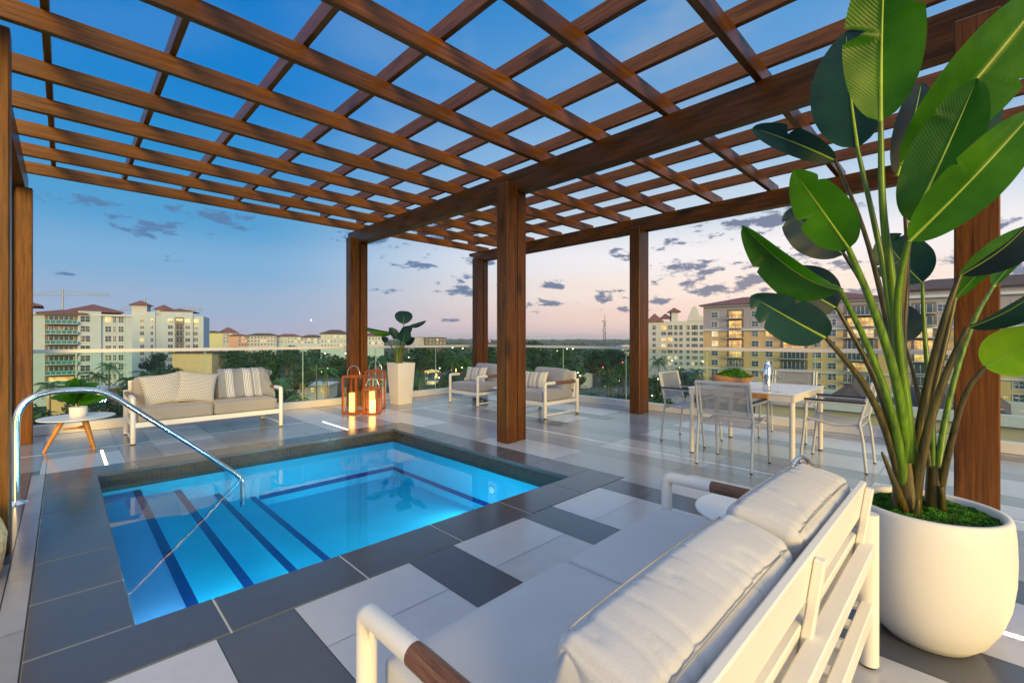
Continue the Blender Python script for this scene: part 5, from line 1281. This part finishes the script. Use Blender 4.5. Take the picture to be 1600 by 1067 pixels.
small_house('low_rise_building', 'low white roofed hall behind the square planter', 668, 610, 100, 74, 6.0, M['roof_white'], M['roof_white'], .5, 14, 0, 0, 'building')
small_house('low_rise_building', 'white roofed shed among trees beyond the armchair at the right', 900, 575, 190, 52, 5.5, M['roof_white'], M['roof_white'], .6, 12, 2, .4, 'building')
small_house('low_rise_building', 'pale warehouse roof in the trees to the left of the corner post', 480, 585, 150, 64, 5.0, M['roof_white'], M['roof_white'], .8, 12, 4, .6, 'building')
small_house('low_rise_building', 'pale ochre lit hall under the second white tower', 300, 575, 170, 62, 15.2, M['beige_wall'], M['roof_dark'], .4, 12, 0, 0, 'building')
small_house('entrance_lodge', 'low lit entrance lodge at the foot of the balcony tower', 118, 598, 116, 90, 7.5, M['yellow_wall'], M['roof_white'], .5, 8, 7, 1.0, 'building')
small_house('low_rise_building', 'pale low porch building before the white arcaded block', 1075, 580, 190, 46, 6.5, M['cool_wall'], M['roof_white'], .5, 8, 5, .7, 'building')
small_house('low_rise_building', 'far white shed roof among the woods by the mast', 985, 540, 520, 26, 13, M['roof_white'], M['roof_white'], .5, 14, 0, 0, 'building')

# --- mast and cranes
M['mast'] = mat('mast_paint', (.10, .05, .05), .6)
pm = at(945, 560, 620); t = thing('radio_mast', 'tall lattice radio mast with antenna drums above the treeline', 'mast', (pm.x, pm.y, GZ))
top = EYE+(530-498)/711*620-GZ
b = MB()
for k in range(3):
    a = 2*math.pi*k/3; b.tube([(3*math.cos(a), 3*math.sin(a), 0), (1.0*math.cos(a), 1.0*math.sin(a), top*.96)], .35, 5)
nseg = 14
for i in range(nseg):
    z0_, z1_ = top*.96*i/nseg, top*.96*(i+1)/nseg; r0, r1 = 3-2*i/nseg, 3-2*(i+1)/nseg
    for k in range(3):
        a, a2 = 2*math.pi*k/3, 2*math.pi*(k+1)/3
        b.tube([(r0*math.cos(a), r0*math.sin(a), z0_), (r1*math.cos(a2), r1*math.sin(a2), z1_)], .2, 4)
b.build('lattice', M['mast'], t)
b = MB()
for z_, r_ in ((.93, 3.2), (.74, 2.6), (.66, 3.4)): b.lathe([(r_, top*z_-1.0), (r_, top*z_+.8)], seg=12)
b.build('antenna', M['cool_wall'], t)
b = MB(); b.tube([(0, 0, top*.95), (0, 0, top*1.12)], .3, 6); b.build('spire', M['mast'], t)
M['crane'] = mat('haze_tinted_crane', (.34, .42, .50), .6)  # tinted towards the sky to imitate distance haze
def crane(label, px, d, ytop, xl, xr, yj):
    p_ = at(px, 560, d); t = thing('tower_crane', label, 'crane', (p_.x, p_.y, GZ), 0, 'tower cranes on the skyline')
    zt = EYE+(530-ytop)/711*d-GZ; zj = EYE+(530-yj)/711*d-GZ
    b = MB(); b.tube([(0, 0, 0), (0, 0, zt)], .7, 4); b.build('tower', M['crane'], t)
    b = MB(); v1 = at(xl, 530, d*1.0)-p_; v2 = at(xr, 530, d*1.0)-p_; v1.z = v2.z = zj
    b.tube([v1, Vector((0, 0, zj)), v2], .38, 4); v3 = v1.copy(); v3.z += 1.6; v4 = v2.copy(); v4.z += 1.2
    b.tube([v3, Vector((0, 0, zj+3.4)), v4], .2, 4)
    for i in range(16):
        q = v1.lerp(v2, i/15.0); b.tube([q, q+Vector((0, 0, 1.4))], .14, 3)
    b.build('jib', M['crane'], t)
    b = MB(); b.tube([v1*.98, (0, 0, zt), v2*.98], .12, 3); b.build('stay_cable', M['crane'], t)
crane('thin tower crane with long jib above the balcony tower', 98, 420, 452, 52, 172, 461)
crane('tower crane rising between the two white towers', 226, 380, 466, 186, 318, 484)

# --- woods: far masses as one, individual trees nearer
def leaf_cards(mb, c, rad, n, size, squash=.8, mi=0):
    for _ in range(n):
        while True:
            q = Vector((random.uniform(-1, 1), random.uniform(-1, 1), random.uniform(-1, 1)))
            if .25 < q.length < 1: break
        q = q.normalized()*(q.length**.45)
        p_ = Vector(c)+Vector((q.x*rad, q.y*rad, q.z*rad*squash))
        n_ = (q+Vector((random.uniform(-1, 1), random.uniform(-1, 1), random.uniform(-.3, 1.3)))*.8).normalized()
        a = n_.orthogonal().normalized(); a = Matrix.Rotation(random.uniform(0, 6.28), 3, n_) @ a; c_ = n_.cross(a)
        s_ = size*random.uniform(.6, 1.3)
        mb.add([p_-a*s_-c_*s_*.55, p_+a*s_*.9-c_*s_*.5, p_+a*s_*.2+c_*s_, ], [(0, 1, 2)], mi)
def crown_mat(name, c1, c2):
    m, nt, n, l, p = principled(name); oi = n.new('ShaderNodeObjectInfo')
    x = noise_node(n, l, .35, 4); cr = n.new('ShaderNodeValToRGB'); e = cr.color_ramp.elements; e[0].position = .35; e[0].color = (*c1, 1); e[1].position = .66; e[1].color = (*c2, 1); l.new(x.outputs[0], cr.inputs[0])
    r_ = n.new('ShaderNodeMapRange'); l.new(oi.outputs['Random'], r_.inputs[0]); r_.inputs[3].default_value = .6; r_.inputs[4].default_value = 1.5
    s_ = n.new('ShaderNodeVectorMath'); s_.operation = 'SCALE'; l.new(cr.outputs[0], s_.inputs[0]); l.new(r_.outputs[0], s_.inputs['Scale']); l.new(s_.outputs[0], p.inputs['Base Color'])
    p.inputs['Roughness'].default_value = .7; p.inputs['Specular IOR Level'].default_value = .25; return m
M['crown'] = crown_mat('tree_foliage', (.008, .030, .018), (.026, .078, .030))
M['crown2'] = crown_mat('bright_tree_foliage', (.018, .07, .014), (.06, .16, .028))
M['frond'] = crown_mat('palm_frond', (.02, .07, .035), (.05, .14, .06))
M['bark'] = mat('tree_bark', (.10, .075, .055), .9, var=.3)
M['palm_bark'] = mat('palm_trunk_bark', (.18, .14, .10), .9, var=.3, scale=1)
def make_tree(h, r, m, seed, ncl=11):
    random.seed(seed)
    t = thing('broadleaf_tree', '', 'tree', (0, 0, 0))
    b = MB(); b.tube([(0, 0, 0), (.15, .1, h*.3), (0, .1, h*.6)], [.35, .28, .16], 8)
    for k in range(5):
        a = k*1.26; b.tube([(0, 0, h*(.3+.04*k)), (r*.35*math.cos(a), r*.35*math.sin(a), h*.55), (r*.62*math.cos(a), r*.62*math.sin(a), h*.7)], [.17, .11, .05], 6)
    b.build('trunk', M['bark'], t)
    b = MB()
    for k in range(ncl):
        a = random.uniform(0, 6.28); rr = r*random.uniform(.1, .72); z_ = h*random.uniform(.5, .9)
        leaf_cards(b, (rr*math.cos(a), rr*math.sin(a), z_), r*random.uniform(.28, .45), 150, .30, .75)
    b.build('crown', m, t); return t
def make_palm(h, seed, nf=16, fl=3.2):
    random.seed(seed)
    t = thing('palm_tree', '', 'palm', (0, 0, 0))
    b = MB(); lean = random.uniform(-.4, .4); b.tube([(0, 0, 0), (lean*.3, 0, h*.5), (lean, .1, h)], [.24, .17, .15], 8); b.build('trunk', M['palm_bark'], t)
    b = MB(); c = Vector((lean, .1, h))
    for k in range(nf):
        a = k*2.4+random.uniform(-.2, .2); el = random.uniform(-.5, 1.1); L0 = fl*random.uniform(.85, 1.1)
        pts = []
        for i in range(9):
            s_ = i/8; hor = L0*s_*math.cos(el*(1-s_*.6)); ver = L0*(s_*math.sin(el)-.75*s_*s_*(1.0))
            pts.append(c+Vector((math.cos(a)*hor, math.sin(a)*hor, ver)))
        for i in range(8):
            p0, p1 = pts[i], pts[i+1]; d = (p1-p0).normalized(); sd_ = d.cross(Vector((0, 0, 1)))
            if sd_.length < .05: sd_ = Vector((-math.sin(a), math.cos(a), 0))
            sd_.normalize(); wl = .75*math.sin(math.pi*min(1, (i+1)/8.5))+.1
            for q in (0, .33, .66):
                pc = p0.lerp(p1, q)
                for sgn in (-1, 1):
                    tipp = pc+sd_*sgn*wl+d*wl*.45+Vector((0, 0, -wl*.5)); b.add([pc, pc+d*.10, tipp], [(0, 1, 2)])
        b.tube(pts, [.03]*9, 4)
    b.build('crown', M['frond'], t); return t
random.seed(11)
PT = [make_tree(11, 4.6, M['crown'], 1), make_tree(9.5, 4.2, M['crown2'], 2), make_tree(13, 5.5, M['crown'], 3, 14)]
PP = [make_palm(9.5, 4), make_palm(11.5, 5), make_palm(8, 6, 18, 2.8)]
used_src = set()
def plant_tree(src_list, idx, px, pyb, d, label, s=1.0, group='trees in the town below', dz=0):
    src = src_list[idx]; first = (id(src_list), idx) not in used_src; used_src.add((id(src_list), idx))
    p_ = at(px, 530, d); o = place(src, (p_.x, p_.y, GZ+dz), random.uniform(0, 6.28), label, first); o.scale = (s, s, s*random.uniform(.92, 1.1)); o['group'] = group; return o
G1, G2 = 'leafy trees in the town below', 'palms in the town below'
def spot(px):
    for a, n_ in ((60, 'at the foot of the white balcony tower'), (200, 'in front of the white balcony tower'), (316, 'in front of the second white tower'), (400, 'behind the far sofa with the throw'), (545, 'between the far sofa and the lanterns'),
                  (660, 'behind the square planter'), (745, 'behind the left armchair'), (860, 'behind the right armchair'), (985, 'between the right armchair and the post'), (1100, 'in front of the white arcaded block'), (1300, 'in front of the ochre building'), (1700, 'below the ochre building behind the big plant')):
        if px < a: return n_
rnd = random.Random(5)
ADJ = ['tall', 'rounded', 'spreading', 'dark', 'low', 'broad', 'shaggy', 'dense', 'narrow', 'pale', 'ragged', 'squat']
cnt = {}
def lab(kind, px):
    s_ = spot(px); k = (kind, s_); cnt[k] = cnt.get(k, 0)+1; n_ = cnt[k]
    ordn = ['first', 'second', 'third', 'fourth', 'fifth', 'sixth', 'seventh', 'eighth', 'ninth', 'tenth', 'eleventh', 'twelfth', 'thirteenth', 'fourteenth', 'fifteenth', 'sixteenth', 'seventeenth', 'eighteenth']
    return s_, n_, ordn[min(n_-1, 17)]
trees = []
# explicit palms in front of the left towers and near the railing
for px, d, i, s in ((78, 92, 1, 1.0), (66, 80, 2, .85), (150, 112, 0, 1.15), (170, 118, 1, 1.1), (198, 122, 2, 1.2), (226, 126, 0, 1.1), (250, 120, 1, 1.0), (268, 116, 2, 1.15), (290, 118, 0, .95),
                    (495, 128, 1, 1.1), (512, 122, 0, 1.2), (598, 130, 2, 1.3), (706, 150, 1, 1.2), (735, 140, 0, 1.1), (770, 135, 2, 1.1), (892, 108, 0, 1.0), (925, 100, 2, 1.05), (950, 104, 1, .95), (1030, 150, 1, 1.15), (1048, 140, 0, 1.1), (1064, 160, 2, 1.1),
                    (1088, 122, 1, 1.05), (1120, 118, 0, 1.0), (1138, 112, 2, 1.0), (470, 96, 2, .9), (440, 110, 0, 1.0), (655, 112, 1, .9), (805, 130, 0, 1.0)): trees.append(('palm', px, d, i, s))
for px, d, i, s in ((30, 70, 0, .9), (95, 76, 1, .8), (125, 84, 2, .8), (190, 96, 0, .85), (215, 108, 2, .85), (262, 150, 0, 1.1), (244, 175, 2, 1.1), (330, 108, 2, .9), (352, 96, 0, .95), (372, 120, 1, 1.0), (398, 104, 2, 1.0), (420, 128, 2, 1.15), (432, 86, 1, .75), (455, 118, 0, 1.0), (474, 140, 2, 1.0), (390, 74, 0, .7), (500, 80, 1, .65),
                    (370, 180, 2, 1.3), (410, 190, 0, 1.5), (450, 200, 2, 1.45), (530, 170, 0, 1.3), (520, 96, 1, .8), (575, 150, 2, 1.1), (620, 170, 0, 1.2), (640, 140, 1, 1.0), (660, 180, 2, 1.3), (690, 190, 0, 1.4), (700, 128, 2, .8), (725, 210, 1, 1.4), (760, 180, 2, 1.3), (745, 118, 0, .9), (790, 220, 0, 1.5), (830, 150, 1, 1.2), (838, 210, 2, 1.4),
                    (855, 170, 0, 1.2), (870, 130, 2, 1.0), (880, 230, 1, 1.6), (905, 150, 0, 1.0), (930, 190, 2, 1.3), (950, 150, 0, 1.0), (965, 90, 2, .75), (975, 170, 1, 1.2), (960, 240, 0, 1.6), (1025, 130, 0, .95), (1040, 110, 1, .8), (1070, 125, 2, .85), (1100, 108, 0, .8), (1150, 118, 2, .9), (1165, 96, 1, .7), (1240, 88, 0, .7), (1270, 104, 2, .75), (1030, 86, 2, .65), (1005, 100, 0, .8)): trees.append(('tree', px, d, i, s))
byspot = {}
for kd, px, d, i, s in trees: byspot.setdefault((kd, spot(px)), []).append((px, d, i, s))
side_words = {1: [''], }
for (kd, sp2), lst in byspot.items():
    lst.sort()
    for n_, (px, d, i, s) in enumerate(lst):
        pos = ('' if len(lst) == 1 else ['leftmost', 'second', 'third', 'fourth', 'fifth', 'sixth', 'seventh', 'eighth', 'ninth', 'tenth', 'eleventh', 'twelfth', 'thirteenth'][n_]+' from left' if n_ else 'leftmost')
        label = (f"{pos} palm {sp2}" if kd == 'palm' else f"{pos} {'bright green ' if i == 1 else 'dark '}leafy tree {sp2}").strip()
        plant_tree(PP if kd == 'palm' else PT, i, px, 0, d, label, s, G2 if kd == 'palm' else G1)
# unused prototypes are removed
for sl in (PT, PP):
    for i_, src in enumerate(sl):
        if (id(sl), i_) not in used_src:
            for ch in list(src.children): bpy.data.objects.remove(ch)
            bpy.data.objects.remove(src)
# far woods as one mass
random.seed(21)
b = MB()
for k in range(1500):
    d = 230*math.exp(random.uniform(0, 1)**.9*2.5); px = random.uniform(-150, 1750)
    p_ = at(px, 530, d); h = random.uniform(7, 14)*(1+.3*mnoise.noise(Vector((px*.01, d*.01, 0)))); r_ = random.uniform(4, 8)*(1+d/1500)
    base = (p_.x, p_.y, GZ+h*.45)
    n_ = 60 if d < 500 else 26
    leaf_cards(b, base, r_, n_, r_*.20+.3, h*.55/r_)
o = b.build('woods', M['crown']); tag(o, 'broad belt of dark green woods reaching to the horizon', 'woods', kind='stuff')
b = MB()
for k in range(260):
    px = -200+k*8; d = random.uniform(2200, 3400); p_ = at(px, 530, d); b.lathe([(random.uniform(60, 120), 0), (random.uniform(40, 80), 10), (1, random.uniform(16, 24))], p_.x, p_.y, 7, smooth=False)
b.v = [(x_, y_, z_+GZ) for x_, y_, z_ in b.v]
tag(b.build('horizon_woods', M['crown']), 'low blue wooded rise along the horizon', 'woods', kind='stuff')
# shrubs right below the left railing
random.seed(31)
b = MB()
for k in range(90):
    px = random.uniform(-60, 330); d = random.uniform(24, 48); p_ = at(px, 530, d); leaf_cards(b, (p_.x, p_.y, -8.5+random.uniform(-.6, .6)-(d-24)*.14), random.uniform(1.2, 2.4), 150, .22, .7)
tag(b.build('shrubbery', M['crown2']), 'green shrubs on the roof garden below the left railing', 'shrubbery', kind='stuff')
b = MB()
for k in range(14):
    px = 1210+k*34+random.uniform(-8, 8); d = random.uniform(16, 21); p_ = at(px, 530, d); leaf_cards(b, (p_.x, p_.y, -5.0+random.uniform(-.2, .2)), random.uniform(.7, 1.2), 170, .14, .8)
tag(b.build('shrubbery', M['crown2']), 'clipped shrubs along the foot of the beige podium wall', 'shrubbery', kind='stuff')
t, b, Lf, sg, so_, zo_ = building('low_rise_building', 'roof garden wing of the terrace building below the left railing', -200, 22, 340, 40, 40, zb, -10.5, [(zb, -10.5, 0)]); b.build('wall', M['roof_dark'], t)

M['lamp_yellow'] = emit('amber_lamp_and_trunk_glow', (1.0, .62, .10), 2.6)
# street lamps, signals, cars
def street_lamp(label, px, py, d, red=False, h=None):
    z = EYE+(530-py)/711*d; p_ = at(px, py, d)
    t = thing('traffic_light' if red else 'street_lamp', label, 'traffic light' if red else 'street lamp', (p_.x, p_.y, GZ), 0, 'traffic lights in the town' if red else 'lit street lamps in the town')
    H = z-GZ; r_ = .28*d/150
    b = MB(); b.tube([(0, 0, 0), (0, 0, H-r_*.6)], .09, 6); b.build('pole', M['dark_metal'], t)
    b = MB(); b.lathe([(.01, H-r_*.7), (r_*.6, H-r_*.5), (r_*.7, H), (r_*.5, H+r_*.4), (.01, H+r_*.6)], seg=10); b.build('lamp_head', M['red_lamp'] if red else M['lamp'], t)
LP = [(508, 552, 150, 'tall lamp left of the corner post'), (512, 575, 150, 'lamp in the lit lane left of the corner post'), (540, 552, 190, 'lamp touching the left edge of the corner post'), (686, 590, 120, 'lamp behind the square planter leaves'),
      (661, 549, 300, 'far lamp above the planter rim'), (707, 543, 330, 'far lamp left of the back post'), (723, 544, 330, 'far lamp just before the back post'), (722, 574, 160, 'lamp in the lit palms by the left armchair'), (736, 600, 110, 'low lamp at the left armchair arm'), (687, 575, 160, 'lamp over the car park entrance'),
      (837, 546, 300, 'far lamp right of the middle post'), (838, 556, 260, 'lamp under the far one right of the middle post'), (886, 545, 320, 'left of a pair of lamps above the right armchair'), (895, 545, 320, 'right of a pair of lamps above the right armchair'), (848, 548, 350, 'yellow signboard lamp right of the middle post'), (903, 582, 130, 'lamp just right of the right armchair'),
      (906, 587, 128, 'lower lamp right of the right armchair'), (979, 617, 100, 'low lamp left of the front right post'), (1050, 563, 170, 'lamp before the white arcaded block'), (1098, 565, 150, 'lamp at the corner of the ochre building'), (1028, 592, 110, 'lamp in the garden left of the dining chair'), (1019, 618, 95, 'low garden lamp by the dining chair'), (833, 592, 130, 'lamp at the foot of the middle post right side'),
      (348, 550, 200, 'lamp behind the far sofa'), (486, 500, 900, 'distant mast lamp above the roofs'), (760, 590, 118, 'lamp behind the left armchair back')]
for px, py, d, l_ in LP: street_lamp('small glowing street lamp, the '+l_, px, py, d)
for px, py, d, l_ in ((973, 566, 170, 'by the front right post'), (942, 574, 160, 'between armchair and front right post'), (765, 533, 500, 'far away right of the back post'), (837, 535, 500, 'far away right of the middle post')): street_lamp('red glowing traffic light '+l_, px, py, d, True)
rg = random.Random(77)
for (x0, x1, n_, y0_, y1_, where) in ((566, 640, 12, 556, 596, 'among the palms between the lanterns and the square planter'), (650, 765, 42, 552, 598, 'among the lit palms behind the left armchair'), (828, 980, 30, 548, 606, 'among the trees beyond the right armchair'), (1016, 1098, 14, 566, 612, 'in the garden before the white arcaded block'), (430, 540, 9, 556, 596, 'in the lane between the far sofa and the corner post')):
    for k in range(n_):
        py = rg.uniform(y0_, y1_); d = 711*(EYE-GZ-rg.uniform(2.5, 6))/(py-530); d = min(d, 420); px = rg.uniform(x0, x1)
        p_ = at(px, py, d); t = thing('garden_lamp', 'tiny glowing light '+where, 'lamp', (p_.x, p_.y, GZ), 0, 'tiny lamps '+where)
        H = p_.z-GZ; r_ = .13*(d/150)**.8*rg.uniform(.6, 1.5); tall = rg.random() < .3  # tall glowing heads imitate lamplight on palm trunks
        b = MB(); b.tube([(0, 0, 0), (0, 0, H)], .06, 5); b.build('pole', M['dark_metal'], t)
        b = MB(); b.lathe([(.01, H), (r_, H+.1), (r_, H+(r_*7 if tall else r_*1.6)), (.01, H+(r_*7.5 if tall else r_*2))], seg=8); b.build('lamp_head', M['lamp_yellow'] if rg.random() < .6 else M['lamp'], t)
def make_car(m):
    t = thing('parked_car', '', 'car', (0, 0, 0))
    b = MB(); P = [(-2.2, .35), (2.2, .35), (2.25, .75), (1.5, .95), (.8, 1.4), (-1.1, 1.42), (-1.9, 1.0), (-2.25, .85)]
    mt = Matrix(((1, 0, 0, 0), (0, 0, 1, -.85), (0, 1, 0, 0), (0, 0, 0, 1))); b.prism(P, 0, 1.7, 0, mt); b.build('body', m, t, bevel=.08)
    b = MB(); P = [(1.28, .98), (.74, 1.34), (-1.06, 1.36), (-1.68, 1.0)]
    mt = Matrix(((1, 0, 0, 0), (0, 0, 1, -.862), (0, 1, 0, 0), (0, 0, 0, 1))); b.prism(P, 0, 1.724, 0, mt); b.build('side_window', M['win'], t)
    for x_ in (-1.4, 1.4):
        for y_ in (-.86, .86):
            b = MB(); b.lathe([(.01, -.1), (.33, -.1), (.33, .1), (.01, .1)], seg=14); w_ = b.build('wheel', M['black'], t); w_.location = (x_, y_, .33); w_.rotation_euler = (R(90), 0, 0)
    return t
cols_ = [('white', mat('white_car_paint', (.7, .7, .7), .3)), ('dark', mat('dark_car_paint', (.04, .045, .055), .3)), ('silver', mat('silver_car_paint', (.4, .42, .45), .3)), ('red', mat('red_car_paint', (.35, .03, .03), .3))]
protos = [make_car(c_[1]) for c_ in cols_]; seenp = set()
for k, (px, py) in enumerate(((905, 624), (917, 626), (929, 627), (941, 628), (953, 629), (880, 606), (896, 607), (912, 608), (700, 610), (735, 612), (650, 612), (1024, 618))):
    i = (k*7+1) % 4; p_, d = on_ground(px, py); nm = cols_[i][0]
    o = place(protos[i], (p_.x, p_.y, GZ+.03), TH+R(75 if k < 8 else 20)+random.uniform(-.05, .05), f"{nm} parked car, {['leftmost','second','third','fourth','fifth'][k] if k < 5 else ['leftmost of three','middle of three','rightmost of three'][k-5] if k < 8 else ['by the red roofed building','near the left armchair','by the square planter','by the garden path'][k-8]} {'in the front row beyond the right armchair' if k < 5 else 'in the back row beyond the right armchair' if k < 8 else 'in the lit lane'}", i not in seenp)
    seenp.add(i); o['group'] = 'cars parked in the town'
for i, pr in enumerate(protos):
    if i not in seenp:
        for ch in list(pr.children): bpy.data.objects.remove(ch)
        bpy.data.objects.remove(pr)
# market umbrella kiosk with yellow light
p_, d = on_ground(675, 600); t = thing('kiosk', 'small kiosk with glowing yellow canopy behind the square planter', 'kiosk', (p_.x, p_.y, GZ), TH-R(90))
b = MB(); b.lathe([(4.2, 5.3), (3.9, 5.8), (.2, 6.6)], seg=4, smooth=False); b.build('canopy', M['lit'], t)
for sx in (-1, 1):
    for sy in (-1, 1): b = MB(); b.box(sx*2.5-.12, sy*2.5-.12, 0, sx*2.5+.12, sy*2.5+.12, 5.3); b.build('post', M['trim'], t)
b = MB(); b.box(-2.2, -2.2, 0, 2.2, 2.2, 1.2); b.build('counter', M['lit2'], t)
# ---------------------------------------------------------------- evening haze
hz = MB(); hz.box(-8200, -8200, GZ-1.0, 8200, 8200, 60.0)
M['haze'] = bpy.data.materials.new('evening_haze'); M['haze'].use_nodes = True
hn = M['haze'].node_tree; hn.nodes.remove(hn.nodes['Principled BSDF'])
pv = hn.nodes.new('ShaderNodeVolumePrincipled'); pv.inputs['Color'].default_value = (.72, .80, .92, 1); pv.inputs['Density'].default_value = .00013
hn.links.new(pv.outputs[0], hn.nodes['Material Output'].inputs['Volume'])
tag(hz.build('haze', M['haze']), kind='stuff')
